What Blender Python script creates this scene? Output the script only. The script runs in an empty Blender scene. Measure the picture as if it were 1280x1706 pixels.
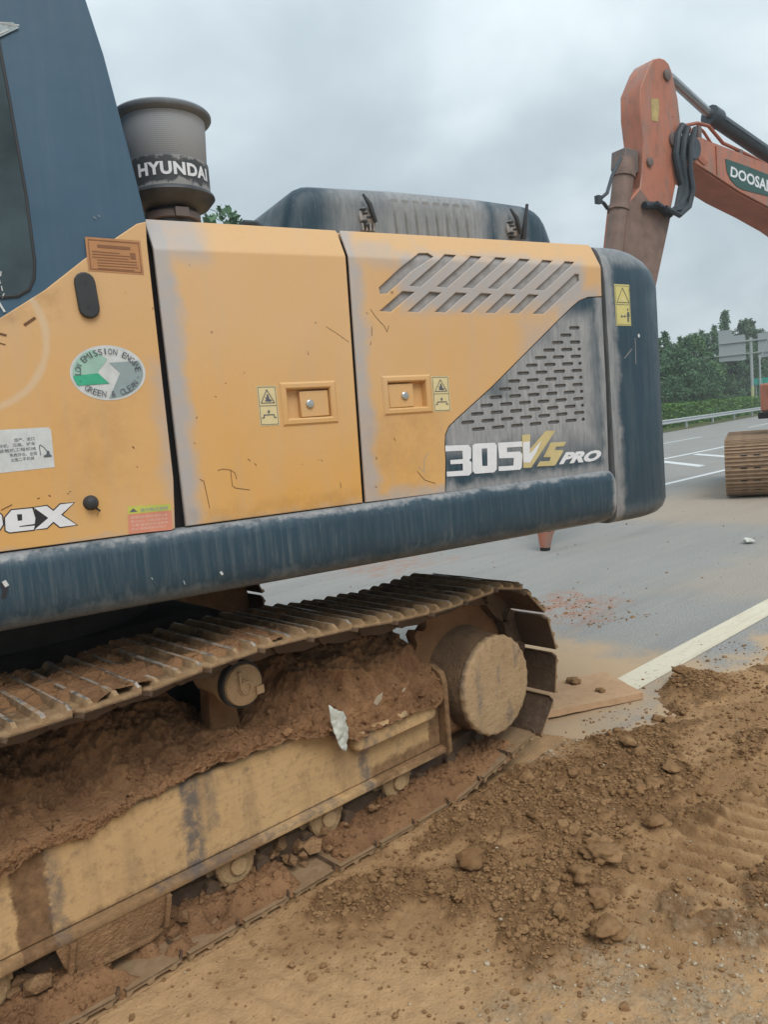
import bpy, bmesh, math, random
import numpy as np
from mathutils import Vector, Matrix

sc = bpy.context.scene
COL = sc.collection
PI = math.pi
R = math.radians
random.seed(7)
RNG = np.random.default_rng(11)

# ---------------------------------------------------------------- camera
cam = bpy.data.cameras.new('camera')
cam.sensor_fit = 'HORIZONTAL'
cam.sensor_width = 36.0
cam.lens = 36.0 * 1300.0 / 1280.0
cam.clip_start = 0.05
cam.clip_end = 3000
camo = bpy.data.objects.new('camera', cam)
COL.objects.link(camo)
yaw, pitch, roll = R(47.3), R(-6.0), R(-4.9)
fwd = Vector((math.cos(yaw) * math.cos(pitch), math.sin(yaw) * math.cos(pitch), math.sin(pitch)))
rt0 = Vector((math.sin(yaw), -math.cos(yaw), 0))
up0 = rt0.cross(fwd)
rt = math.cos(roll) * rt0 + math.sin(roll) * up0
up = -math.sin(roll) * rt0 + math.cos(roll) * up0
mw = Matrix((rt, up, -fwd)).transposed().to_4x4()
mw.translation = Vector((0, 0, 1.7))
camo.matrix_world = mw
sc.camera = camo

# ---------------------------------------------------------------- colour management
sc.view_settings.view_transform = 'Standard'
sc.view_settings.look = 'None'
sc.view_settings.exposure = 0.36
sc.view_settings.gamma = 1.0
sc.view_settings.use_curve_mapping = False

# ---------------------------------------------------------------- sky and sun (overcast)
SUN_EL, SUN_AZ = R(52), R(250)       # azimuth from +X, anticlockwise
world = bpy.data.worlds.new('World')
sc.world = world
world.use_nodes = True
wn = world.node_tree
wn.nodes.clear()


class NT:
    """small node-writing helper"""
    def __init__(self, nt):
        self.nt = nt

    def new(self, t, **kw):
        n = self.nt.nodes.new(t)
        for k, v in kw.items():
            setattr(n, k, v)
        return n

    def put(self, sock, v):
        if hasattr(v, 'is_output'):
            self.nt.links.new(v, sock)
        elif v is not None:
            if isinstance(v, (tuple, list)) and len(v) == 3 and sock.type == 'RGBA':
                v = (*v, 1)
            sock.default_value = v

    def math(self, op, a, b=None, c=None, clamp=False):
        n = self.new('ShaderNodeMath', operation=op, use_clamp=clamp)
        self.put(n.inputs[0], a)
        self.put(n.inputs[1], b)
        self.put(n.inputs[2], c)
        return n.outputs[0]

    def vmul(self, v, s):
        n = self.new('ShaderNodeVectorMath', operation='MULTIPLY')
        self.put(n.inputs[0], v)
        n.inputs[1].default_value = s
        return n.outputs[0]

    def vadd(self, a, b):
        n = self.new('ShaderNodeVectorMath', operation='ADD')
        self.put(n.inputs[0], a)
        self.put(n.inputs[1], b)
        return n.outputs[0]

    def noise(self, vec, scale, detail=4, rough=0.55, dist=0.0, color=False):
        n = self.new('ShaderNodeTexNoise')
        self.put(n.inputs['Vector'], vec)
        n.inputs['Scale'].default_value = scale
        n.inputs['Detail'].default_value = detail
        n.inputs['Roughness'].default_value = rough
        n.inputs['Distortion'].default_value = dist
        return n.outputs['Color' if color else 'Fac']

    def remap(self, v, a, b, c=0.0, d=1.0, smooth=False):
        n = self.new('ShaderNodeMapRange', clamp=True)
        if smooth:
            n.interpolation_type = 'SMOOTHSTEP'
        self.put(n.inputs[0], v)
        n.inputs[1].default_value = a
        n.inputs[2].default_value = b
        n.inputs[3].default_value = c
        n.inputs[4].default_value = d
        return n.outputs[0]

    def mix(self, f, a, b, blend='MIX'):
        n = self.new('ShaderNodeMix', data_type='RGBA', blend_type=blend)
        self.put(n.inputs[0], f)
        self.put(n.inputs[6], a)
        self.put(n.inputs[7], b)
        return n.outputs[2]

    def sep(self, v):
        n = self.new('ShaderNodeSeparateXYZ')
        self.put(n.inputs[0], v)
        return n.outputs

    def comb(self, x, y, z):
        n = self.new('ShaderNodeCombineXYZ')
        self.put(n.inputs[0], x)
        self.put(n.inputs[1], y)
        self.put(n.inputs[2], z)
        return n.outputs[0]


W = NT(wn)
tc = W.new('ShaderNodeTexCoord')
dirv = tc.outputs['Generated']
sx, sy, sz = W.sep(dirv)
zc = W.math('MAXIMUM', sz, 0.0)
flat = W.comb(W.math('DIVIDE', sx, W.math('ADD', zc, 0.35)), W.math('DIVIDE', sy, W.math('ADD', zc, 0.35)), 0.0)
n1 = W.noise(flat, 1.15, 5, 0.5, 0.5)
n2 = W.noise(W.vadd(flat, (3.1, 5.2, 0.0)), 3.2, 4, 0.5, 0.3)
cl = W.math('ADD', W.math('MULTIPLY', n1, 0.75), W.math('MULTIPLY', n2, 0.25))
clf = W.remap(cl, 0.37, 0.61, 0, 1, True)
ccol = W.mix(clf, (0.42, 0.50, 0.55), (0.69, 0.775, 0.815))
grad = W.math('ADD', W.math('MULTIPLY', zc, 0.55), 0.87)
gcol = W.mix(1.0, ccol, W.comb(grad, grad, grad), 'MULTIPLY')
skyt = W.new('ShaderNodeTexSky', sky_type='NISHITA')
skyt.sun_disc = False
skyt.sun_elevation = SUN_EL
skyt.sun_rotation = R(90) - SUN_AZ
bg1 = W.new('ShaderNodeBackground')
W.put(bg1.inputs[0], skyt.outputs[0])
bg1.inputs[1].default_value = 0.05
bg2 = W.new('ShaderNodeBackground')
W.put(bg2.inputs[0], gcol)
bg2.inputs[1].default_value = 1.0
mxs = W.new('ShaderNodeMixShader')
mxs.inputs[0].default_value = 0.93
wn.links.new(bg1.outputs[0], mxs.inputs[1])
wn.links.new(bg2.outputs[0], mxs.inputs[2])
wo = W.new('ShaderNodeOutputWorld')
wn.links.new(mxs.outputs[0], wo.inputs[0])

sun = bpy.data.lights.new('sun', 'SUN')
sun.energy = 1.5
sun.angle = R(35)
sun.color = (1.0, 0.96, 0.9)
suno = bpy.data.objects.new('sun', sun)
COL.objects.link(suno)
sd = Vector((math.cos(SUN_AZ) * math.cos(SUN_EL), math.sin(SUN_AZ) * math.cos(SUN_EL), math.sin(SUN_EL)))
suno.rotation_euler = sd.to_track_quat('Z', 'Y').to_euler()

# ================================================================ helpers


def lattice(n=256, seed=3):
    return np.random.default_rng(seed).random((n, n))


LAT = lattice()


def vnoise(x, y):
    xi = np.floor(x).astype(int)
    yi = np.floor(y).astype(int)
    fx = x - xi
    fy = y - yi
    fx = fx * fx * (3 - 2 * fx)
    fy = fy * fy * (3 - 2 * fy)
    a = LAT[xi % 256, yi % 256]
    b = LAT[(xi + 1) % 256, yi % 256]
    c = LAT[xi % 256, (yi + 1) % 256]
    d = LAT[(xi + 1) % 256, (yi + 1) % 256]
    return (a * (1 - fx) + b * fx) * (1 - fy) + (c * (1 - fx) + d * fx) * fy


def fbm(x, y, f, oct=5, gain=0.5):
    v = np.zeros_like(x)
    amp, tot = 1.0, 0.0
    for i in range(oct):
        v += amp * vnoise(x * f + 17.3 * i, y * f + 9.1 * i)
        tot += amp
        amp *= gain
        f *= 2.03
    return v / tot


def sstep(a, b, x):
    t = np.clip((x - a) / (b - a), 0, 1)
    return t * t * (3 - 2 * t)


class MB:
    """collects faces of one mesh"""
    def __init__(self):
        self.v = []
        self.f = []
        self.m = []

    def add(self, vs, fs, m=0):
        o = len(self.v)
        self.v.extend([tuple(p) for p in vs])
        for f in fs:
            self.f.append(tuple(i + o for i in f))
            self.m.append(m)
        return self

    def box(self, a, b, m=0):
        x0, y0, z0 = a
        x1, y1, z1 = b
        vs = [(x0, y0, z0), (x1, y0, z0), (x1, y1, z0), (x0, y1, z0), (x0, y0, z1), (x1, y0, z1), (x1, y1, z1), (x0, y1, z1)]
        return self.add(vs, [(3, 2, 1, 0), (4, 5, 6, 7), (0, 1, 5, 4), (1, 2, 6, 5), (2, 3, 7, 6), (3, 0, 4, 7)], m)

    def loft(self, loops, m=0, closed=True, caps=True):
        n = len(loops[0])
        vs = [p for l in loops for p in l]
        fs = []
        for i in range(len(loops) - 1):
            for j in range(n if closed else n - 1):
                k = (j + 1) % n
                fs.append((i * n + j, i * n + k, (i + 1) * n + k, (i + 1) * n + j))
        if caps and closed:
            fs.append(tuple(range(n - 1, -1, -1)))
            fs.append(tuple((len(loops) - 1) * n + j for j in range(n)))
        return self.add(vs, fs, m)

    def extrude(self, poly, axis, d0, d1, m=0):
        """poly = 2D points; axis 'y': (x,z) extruded along y; 'x': (y,z); 'z': (x,y)"""
        def P(p, d):
            return {'y': (p[0], d, p[1]), 'x': (d, p[0], p[1]), 'z': (p[0], p[1], d)}[axis]
        return self.loft([[P(p, d0) for p in poly], [P(p, d1) for p in poly]], m)

    def tube(self, pts, r, n=8, m=0, caps=True):
        pts = [Vector(p) for p in pts]
        rs = r if isinstance(r, (list, tuple)) else [r] * len(pts)
        loops = []
        prev = None
        for i, p in enumerate(pts):
            d = (pts[min(i + 1, len(pts) - 1)] - pts[max(i - 1, 0)]).normalized()
            if prev is None:
                a = d.orthogonal().normalized()
            else:
                a = (prev - d * prev.dot(d)).normalized()
            prev = a
            b = d.cross(a)
            loops.append([p + rs[i] * (math.cos(2 * PI * k / n) * a + math.sin(2 * PI * k / n) * b) for k in range(n)])
        return self.loft(loops, m, True, caps)

    def lathe(self, prof, n=32, axis='z', c=(0, 0, 0), m=0, caps=True):
        loops = []
        for r, h in prof:
            l = []
            for k in range(n):
                a, b = r * math.cos(2 * PI * k / n), r * math.sin(2 * PI * k / n)
                p = {'z': (a, b, h), 'y': (a, h, b), 'x': (h, a, b)}[axis]
                l.append((p[0] + c[0], p[1] + c[1], p[2] + c[2]))
            loops.append(l)
        return self.loft(loops, m, True, caps)

    def mesh(self, name, mats, smooth=35):
        me = bpy.data.meshes.new(name)
        me.from_pydata(self.v, [], self.f)
        for mt in mats:
            me.materials.append(mt)
        if len(mats) > 1:
            me.polygons.foreach_set('material_index', self.m)
        bm = bmesh.new()
        bm.from_mesh(me)
        bmesh.ops.recalc_face_normals(bm, faces=bm.faces)
        bm.to_mesh(me)
        bm.free()
        if smooth:
            me.polygons.foreach_set('use_smooth', [True] * len(me.polygons))
            me.set_sharp_from_angle(angle=R(smooth))
        me.update()
        return me

    def build(self, name, mats, parent=None, smooth=35, loc=None, rot=None, bevel=0):
        if not isinstance(mats, (list, tuple)):
            mats = [mats]
        return link(name, self.mesh(name, mats, smooth), parent, loc, rot, bevel)


def link(name, me, parent=None, loc=None, rot=None, bevel=0):
    o = bpy.data.objects.new(name, me)
    COL.objects.link(o)
    if parent:
        o.parent = parent
    if loc:
        o.location = loc
    if rot:
        o.rotation_euler = rot
    if bevel:
        b = o.modifiers.new('bevel', 'BEVEL')
        b.width = bevel
        b.segments = 2
        b.limit_method = 'ANGLE'
        b.angle_limit = R(40)
        b.harden_normals = False
    return o


def tag(o, label=None, cat=None, group=None, kind=None):
    for k, v in (('label', label), ('category', cat), ('group', group), ('kind', kind)):
        if v:
            o[k] = v
    return o


def empty(name, loc, rotz=0):
    o = bpy.data.objects.new(name, None)
    o.empty_display_size = 0.2
    COL.objects.link(o)
    o.location = loc
    o.rotation_euler = (0, 0, rotz)
    return o


def grid_mesh(name, X, Y, Z, mats, attrs=None, smooth=True):
    """X,Y,Z are 2-D arrays of the same shape"""
    ny, nx = X.shape
    co = np.stack([X, Y, Z], -1).reshape(-1, 3)
    idx = np.arange(nx * ny).reshape(ny, nx)
    q = np.stack([idx[:-1, :-1], idx[:-1, 1:], idx[1:, 1:], idx[1:, :-1]], -1).reshape(-1, 4)
    return np_mesh(name, co, q, mats, attrs, smooth)


def np_mesh(name, co, q, mats, attrs=None, smooth=True):
    k = q.shape[1]
    me = bpy.data.meshes.new(name)
    me.vertices.add(len(co))
    me.vertices.foreach_set('co', co.astype(np.float32).ravel())
    me.loops.add(q.size)
    me.loops.foreach_set('vertex_index', q.astype(np.int32).ravel())
    me.polygons.add(len(q))
    me.polygons.foreach_set('loop_start', np.arange(0, q.size, k, dtype=np.int32))
    me.polygons.foreach_set('use_smooth', np.full(len(q), smooth))
    me.update(calc_edges=True)
    me.validate()
    for mt in (mats if isinstance(mats, (list, tuple)) else [mats]):
        me.materials.append(mt)
    for nm, a in (attrs or {}).items():
        at = me.attributes.new(nm, 'FLOAT', 'POINT')
        at.data.foreach_set('value', np.asarray(a, dtype=np.float32).ravel())
    return me


def curve_plate(outer, holes, thick, soft=0.0):
    """flat plate with real holes: returns (verts (a,b,depth), faces)"""
    cu = bpy.data.curves.new('plate', 'CURVE')
    cu.dimensions = '2D'
    cu.fill_mode = 'BOTH'
    cu.extrude = thick / 2 - soft
    if soft:
        cu.bevel_depth = soft
        cu.offset = -soft
        cu.bevel_resolution = 1
    for P in [outer] + list(holes):
        s = cu.splines.new('POLY')
        s.points.add(len(P) - 1)
        s.use_cyclic_u = True
        for p, c in zip(s.points, P):
            p.co = (c[0], c[1], 0, 1)
    o = bpy.data.objects.new('plate', cu)
    m = o.to_mesh()
    vs = [tuple(v.co) for v in m.vertices]
    fs = [tuple(p.vertices) for p in m.polygons]
    o.to_mesh_clear()
    bpy.data.objects.remove(o)
    bpy.data.curves.remove(cu)
    return vs, fs


TXT = {}


def text2d(s, bold=0.0, shear=0.0, spacing=1.0):
    """letters as flat outlines: verts normalised to x 0..1 and y 0..1 of their bounds, plus width/height"""
    key = (s, bold, shear, spacing)
    if key not in TXT:
        cu = bpy.data.curves.new('t', 'FONT')
        cu.body = s
        cu.offset = bold
        cu.shear = shear
        cu.space_character = spacing
        cu.resolution_u = 3
        o = bpy.data.objects.new('t', cu)
        m = o.to_mesh()
        vs = [(v.co.x, v.co.y) for v in m.vertices]
        fs = [tuple(p.vertices) for p in m.polygons]
        o.to_mesh_clear()
        bpy.data.objects.remove(o)
        bpy.data.curves.remove(cu)
        x0, x1 = min(v[0] for v in vs), max(v[0] for v in vs)
        y0, y1 = min(v[1] for v in vs), max(v[1] for v in vs)
        vs = [((x - x0) / (x1 - x0), (y - y0) / (y1 - y0)) for x, y in vs]
        TXT[key] = (vs, fs, (x1 - x0) / (y1 - y0))
    return TXT[key]


def quad_map(q):
    """q = bottom-left, bottom-right, top-right, top-left"""
    a, b, c, d = [Vector(p) for p in q]
    return lambda x, y: (a * (1 - x) + b * x) * (1 - y) + (d * (1 - x) + c * x) * y
# ================================================================ materials


def new_mat(name):
    m = bpy.data.materials.new(name)
    m.use_nodes = True
    nt = m.node_tree
    nt.nodes.clear()
    n = NT(nt)
    out = n.new('ShaderNodeOutputMaterial')
    b = n.new('ShaderNodeBsdfPrincipled')
    nt.links.new(b.outputs[0], out.inputs[0])
    t = n.new('ShaderNodeTexCoord')
    n.obj = t.outputs['Object']
    n.b = b
    return m, n


def finish(n, col, rough=0.6, bump=None, bdist=0.01, bstr=0.6, metal=0.0, spec=None):
    n.put(n.b.inputs['Base Color'], col)
    n.put(n.b.inputs['Roughness'], rough)
    n.put(n.b.inputs['Metallic'], metal)
    if spec is not None:
        n.put(n.b.inputs['Specular IOR Level'], spec)
    if bump is not None:
        bn = n.new('ShaderNodeBump')
        bn.inputs['Strength'].default_value = bstr
        bn.inputs['Distance'].default_value = bdist
        n.put(bn.inputs['Height'], bump)
        n.nt.links.new(bn.outputs[0], n.b.inputs['Normal'])


def plain(name, c, rough=0.6, metal=0.0, var=0.12, scale=12.0, bump=0.0, spec=None):
    m, n = new_mat(name)
    f = n.noise(n.obj, scale, 5, 0.6)
    dark = tuple(x * (1 - var * 2) for x in c)
    lite = tuple(min(1, x * (1 + var * 2)) for x in c)
    col = n.mix(f, dark, lite)
    finish(n, col, rough, f if bump else None, bump or 0.01, 0.5, metal, spec)
    return m


def box_mask(n, x, z, cx, cz, hx, hz, soft, warp=None):
    dx = n.math('SUBTRACT', n.math('ABSOLUTE', n.math('SUBTRACT', x, cx)), hx)
    dz = n.math('SUBTRACT', n.math('ABSOLUTE', n.math('SUBTRACT', z, cz)), hz)
    d = n.math('MAXIMUM', dx, dz)
    if warp is not None:
        d = n.math('ADD', d, warp)
    return n.remap(d, 0.0, soft, 1.0, 0.0, True)


def masks(n, x, z, lst, warp):
    tot = None
    for cx, cz, hx, hz, soft, amt in lst:
        k = n.math('MULTIPLY', box_mask(n, x, z, cx, cz, hx, hz, soft, warp), amt)
        tot = k if tot is None else n.math('MAXIMUM', tot, k)
    return tot


YEL = (0.65, 0.345, 0.092)
DUST = (0.385, 0.372, 0.375)


def yellow_paint(name, dust, ring=None, grime=()):
    m, n = new_mat(name)
    x, y, z = n.sep(n.obj)
    big = n.noise(n.obj, 2.2, 4, 0.55)
    fine = n.noise(n.obj, 60, 3, 0.6)
    warp = n.math('MULTIPLY', n.math('SUBTRACT', n.noise(n.obj, 9, 4, 0.6), 0.5), 0.10)
    # faded paint: chalky top, richer below
    col = n.mix(n.remap(big, 0.3, 0.7), YEL, (0.65, 0.375, 0.13))
    chalk = n.remap(n.math('ADD', z, n.math('MULTIPLY', big, 0.5)), 1.6, 2.35, 0.0, 0.62)
    col = n.mix(chalk, col, (0.62, 0.405, 0.225))
    col = n.mix(n.remap(fine, 0.55, 0.8, 0, 0.10), col, (0.30, 0.18, 0.07))
    strk = n.noise(n.vmul(n.obj, (14, 14, 1.4)), 1.0, 4, 0.65)
    col = n.mix(n.remap(strk, 0.5, 0.75, 0, 0.16), col, DUST)
    spk = n.noise(n.obj, 26, 2, 0.5)
    col = n.mix(n.remap(spk, 0.765, 0.79, 0, 0.6), col, (0.16, 0.07, 0.03))
    if dust:
        k = masks(n, x, z, dust, warp)
        k = n.math('MULTIPLY', k, n.remap(n.noise(n.obj, 30, 4, 0.6), 0.2, 0.6, 0.75, 1.0))
        col = n.mix(k, col, DUST)
    if grime:
        k = masks(n, x, z, grime, warp)
        k = n.math('MULTIPLY', k, n.remap(n.noise(n.obj, 12, 5, 0.7), 0.35, 0.7))
        col = n.mix(k, col, (0.25, 0.13, 0.045))
    if ring:
        cx, cz, r, wd = ring
        dx = n.math('SUBTRACT', x, cx)
        dz = n.math('SUBTRACT', z, cz)
        d = n.math('SQRT', n.math('ADD', n.math('MULTIPLY', dx, dx), n.math('MULTIPLY', dz, dz)))
        d = n.math('ABSOLUTE', n.math('SUBTRACT', d, r))
        d = n.math('ADD', d, n.math('MULTIPLY', n.math('SUBTRACT', n.noise(n.obj, 25, 4), 0.5), 0.012))
        k = n.remap(d, 0.002, wd, 0.55, 0.0, True)
        col = n.mix(k, col, (0.62, 0.50, 0.36))
    rough = n.remap(big, 0.3, 0.7, 0.34, 0.52)
    finish(n, col, rough, n.noise(n.obj, 3, 2), 0.012, 0.15, spec=0.42)
    return m


def dark_paint(name, dust=(), amt=0.5, top=None, base=(0.017, 0.038, 0.056), light=0.38):
    m, n = new_mat(name)
    x, y, z = n.sep(n.obj)
    warp = n.math('MULTIPLY', n.math('SUBTRACT', n.noise(n.obj, 12, 4, 0.65), 0.5), 0.08)
    big = n.noise(n.obj, 2.6, 4, 0.6)
    col = n.mix(big, base, tuple(c * 1.7 for c in base))
    st = n.noise(n.vmul(n.obj, (42, 42, 1.5)), 1.0, 5, 0.7)
    st2 = n.noise(n.vmul(n.obj, (110, 110, 7)), 1.0, 3, 0.7)
    k = n.math('MULTIPLY', n.remap(st, 0.47, 0.75), n.remap(big, 0.3, 0.65))
    k = n.math('MULTIPLY', n.math('MAXIMUM', k, n.remap(st2, 0.56, 0.8, 0, 0.7)), amt)
    col = n.mix(k, col, (0.22, 0.245, 0.245))
    if dust:
        kk = masks(n, x, z, dust, warp)
        kk = n.math('MULTIPLY', kk, n.remap(n.noise(n.vmul(n.obj, (60, 60, 9)), 1.0, 4, 0.65), 0.3, 0.65, 0.55, 1.0))
        col = n.mix(kk, col, (0.37, 0.365, 0.365))
    rough = n.remap(n.noise(n.obj, 7, 4, 0.6), 0.3, 0.7, 0.34, 0.56)
    finish(n, col, rough, n.noise(n.obj, 22, 3), 0.004, 0.15, spec=light)
    return m


def mud_mat(name, a, b, c, scale=9.0, bump=0.02, rough=0.9, coord='obj'):
    m, n = new_mat(name)
    v = n.obj if coord == 'obj' else n.new('ShaderNodeNewGeometry').outputs['Position']
    f1 = n.noise(v, scale * 0.45, 5, 0.6)
    f2 = n.noise(v, scale * 3, 6, 0.65)
    col = n.mix(n.remap(f1, 0.36, 0.64), a, b)
    col = n.mix(n.remap(f2, 0.45, 0.75, 0, 0.65), col, c)
    h = n.math('ADD', n.math('MULTIPLY', f2, 0.6), n.math('MULTIPLY', n.noise(v, scale * 12, 4, 0.7), 0.4))
    finish(n, col, rough, h, bump, 0.9, spec=0.2)
    return m


MUD_DARK = (0.205, 0.106, 0.053)
MUD_MID = (0.37, 0.200, 0.098)
MUD_TAN = (0.38, 0.255, 0.13)

M = {}
M['yellow_cab'] = yellow_paint('yellow_cab_paint', [(0.50, 1.6, 0.012, 0.35, 0.06, 0.55), (0.25, 1.425, 0.3, 0.008, 0.02, 0.35)],
                               ring=(-0.06, 2.07, 0.215, 0.018), grime=[(0.27, 1.72, 0.05, 0.09, 0.10, 0.22), (0.12, 2.16, 0.06, 0.02, 0.05, 0.5)])
M['yellow_door1'] = yellow_paint('yellow_front_door_paint', [(0.50, 1.9, 0.040, 0.7, 0.06, 0.95), (0.85, 1.425, 0.4, 0.008, 0.03, 0.30),
                                                             (0.58, 2.40, 0.06, 0.04, 0.10, 0.75)], grime=[(0.85, 1.45, 0.35, 0.015, 0.05, 0.35)])
M['yellow_door2'] = yellow_paint('yellow_rear_door_paint', [(1.205, 2.0, 0.028, 0.6, 0.06, 0.85), (1.9, 2.255, 0.43, 0.06, 0.09, 0.95),
                                                            (1.37, 1.425, 0.25, 0.012, 0.05, 0.75), (1.30, 2.36, 0.09, 0.02, 0.06, 0.5), (2.34, 2.17, 0.09, 0.03, 0.09, 0.8),
                                                            (2.10, 2.02, 0.04, 0.02, 0.12, 0.5)],
                                 grime=[(1.40, 1.60, 0.12, 0.10, 0.10, 0.22), (1.42, 1.73, 0.1, 0.02, 0.04, 0.25)])
M['yellow'] = yellow_paint('yellow_paint', [])
M['dark_cab'] = dark_paint('dark_cab_paint', (), 0.12, base=(0.030, 0.070, 0.114), light=0.5)
M['dark_skirt'] = dark_paint('dark_skirt_paint', [(1.2, 1.434, 3.0, 0.008, 0.02, 0.75), (1.2, 1.19, 3.0, 0.01, 0.05, 0.35), (2.49, 1.3, 0.012, 0.2, 0.03, 0.85)], 0.42)
M['dark_cw'] = dark_paint('dark_counterweight_paint', [(2.49, 1.8, 0.04, 0.7, 0.05, 0.75), (2.7, 2.43, 0.5, 0.05, 0.06, 0.55), (2.6, 1.2, 0.5, 0.02, 0.06, 0.2)], 0.24)
M['dark_vent'] = dark_paint('dark_vent_paint', [(2.14, 1.80, 0.16, 0.14, 0.22, 0.95), (1.98, 1.70, 0.36, 0.07, 0.08, 0.9), (2.30, 1.9, 0.06, 0.18, 0.10, 0.9),
                                                (2.25, 1.99, 0.06, 0.06, 0.10, 0.9), (1.95, 1.42, 0.6, 0.014, 0.05, 0.8), (2.48, 1.8, 0.016, 0.5, 0.05, 0.8)], 0.55)
M['dark_cover'] = dark_paint('dark_hood_cover', [(1.86, 2.6, 0.22, 0.2, 0.12, 0.8), (1.52, 2.6, 0.1, 0.1, 0.15, 0.6), (2.28, 2.58, 0.04, 0.06, 0.08, 0.6)], 0.6)
M['cover_rib'] = plain('dusty_cover_rib', (0.23, 0.235, 0.235), 0.7, var=0.2, scale=20)
M['hollow'] = plain('dark_interior', (0.02, 0.018, 0.02), 0.8)
M['rubber'] = plain('black_rubber', (0.03, 0.032, 0.036), 0.6, var=0.2)
M['dusty_mesh'] = plain('dusty_grille', (0.30, 0.285, 0.28), 0.85, var=0.25, scale=25)
M['slot_mesh'] = plain('dusty_inner_mesh', (0.15, 0.145, 0.14), 0.85, var=0.3, scale=40)
M['steel'] = plain('bright_steel', (0.55, 0.55, 0.54), 0.3, 0.9)
M['white'] = plain('white_print', (0.70, 0.71, 0.74), 0.5, var=0.06, scale=30)
M['gold'] = plain('gold_print', (0.55, 0.45, 0.22), 0.5, var=0.12, scale=14)
M['black'] = plain('black_print', (0.02, 0.02, 0.025), 0.5)
M['cream'] = plain('cream_sticker', (0.66, 0.55, 0.30), 0.55, var=0.08)
M['warn_yellow'] = plain('yellow_sticker', (0.58, 0.52, 0.20), 0.5, var=0.06)
M['plac'] = plain('brown_placard', (0.42, 0.20, 0.08), 0.5, var=0.15)
M['plac_ink'] = plain('brown_ink', (0.22, 0.09, 0.035), 0.5)
M['stk_white'] = plain('pale_sticker', (0.56, 0.58, 0.58), 0.5, var=0.14, scale=30)
M['ink'] = plain('grey_ink', (0.09, 0.10, 0.12), 0.6)
M['green'] = plain('green_print', (0.04, 0.36, 0.21), 0.5, var=0.3, scale=10)
M['pgreen'] = plain('pale_green_print', (0.30, 0.48, 0.40), 0.5, var=0.2, scale=10)
M['grey'] = plain('grey_print', (0.26, 0.33, 0.34), 0.5, var=0.2, scale=10)
M['pink'] = plain('pink_sticker', (0.62, 0.24, 0.16), 0.5, var=0.15)
M['lime'] = plain('lime_sticker', (0.50, 0.50, 0.10), 0.5, var=0.1)
M['pale'] = plain('pale_ink', (0.70, 0.55, 0.46), 0.5)
M['scratch'] = plain('scratch_rust', (0.15, 0.07, 0.03), 0.8)
M['glass'] = plain('dusty_cab_glass', (0.045, 0.07, 0.08), 0.12, var=0.5, scale=4)
M['film'] = plain('torn_film', (0.33, 0.39, 0.42), 0.3, var=0.35, scale=40)
M['body_under'] = plain('underside', (0.03, 0.028, 0.028), 0.8, var=0.3)


def shoe_mat():
    m, n = new_mat('muddy_track_steel')
    g = n.new('ShaderNodeNewGeometry').outputs['Position']
    f1 = n.noise(g, 5, 5, 0.6)
    f2 = n.noise(g, 30, 5, 0.65)
    col = n.mix(n.remap(f1, 0.35, 0.6), (0.075, 0.045, 0.027), (0.20, 0.12, 0.062))
    col = n.mix(n.remap(f2, 0.5, 0.72, 0, 0.8), col, (0.37, 0.25, 0.135))
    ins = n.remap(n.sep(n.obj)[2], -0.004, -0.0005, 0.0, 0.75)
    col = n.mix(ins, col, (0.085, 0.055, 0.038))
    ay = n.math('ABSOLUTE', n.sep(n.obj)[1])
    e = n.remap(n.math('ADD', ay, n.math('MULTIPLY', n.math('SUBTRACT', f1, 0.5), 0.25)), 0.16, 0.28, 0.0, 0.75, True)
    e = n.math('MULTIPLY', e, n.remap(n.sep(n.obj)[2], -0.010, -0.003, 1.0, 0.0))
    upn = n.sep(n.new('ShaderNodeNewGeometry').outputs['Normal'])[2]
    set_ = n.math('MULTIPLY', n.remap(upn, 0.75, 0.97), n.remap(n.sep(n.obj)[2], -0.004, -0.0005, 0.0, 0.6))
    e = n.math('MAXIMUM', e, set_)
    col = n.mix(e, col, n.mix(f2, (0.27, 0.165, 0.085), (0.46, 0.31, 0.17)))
    finish(n, col, n.remap(f2, 0.4, 0.7, 0.5, 0.9), f2, 0.006, 0.8, spec=0.4)
    return m


M['shoe'] = shoe_mat()


def worn():
    m, n = new_mat('worn_grouser_edge')
    g = n.new('ShaderNodeNewGeometry').outputs['Position']
    f = n.noise(g, 14, 5, 0.6)
    k = n.remap(f, 0.45, 0.6)
    col = n.mix(k, (0.50, 0.45, 0.40), (0.27, 0.17, 0.10))
    finish(n, col, n.remap(f, 0.4, 0.6, 0.3, 0.7), f, 0.004, 0.6, metal=n.remap(f, 0.42, 0.56, 0.75, 0.0))
    return m


M['worn'] = worn()
M['mud'] = mud_mat('packed_mud', MUD_DARK, MUD_MID, (0.28, 0.143, 0.068), 7, 0.03)
M['mud_loose'] = mud_mat('loose_mud', (0.24, 0.130, 0.063), (0.39, 0.228, 0.115), (0.175, 0.092, 0.043), 9, 0.03)
M['mud_tan'] = mud_mat('dry_caked_mud', (0.35, 0.225, 0.115), (0.46, 0.31, 0.165), (0.25, 0.15, 0.078), 8, 0.012)
M['clod'] = mud_mat('clod_soil', (0.225, 0.124, 0.055), (0.335, 0.198, 0.096), (0.145, 0.073, 0.031), 14, 0.008, coord='pos')
M['stone'] = plain('pale_stone', (0.40, 0.32, 0.225), 0.85, var=0.3, scale=60)


M['drive_mud'] = mud_mat('drive_casing_mud', (0.13, 0.08, 0.048), (0.23, 0.145, 0.082), (0.10, 0.065, 0.042), 6, 0.02)


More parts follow.
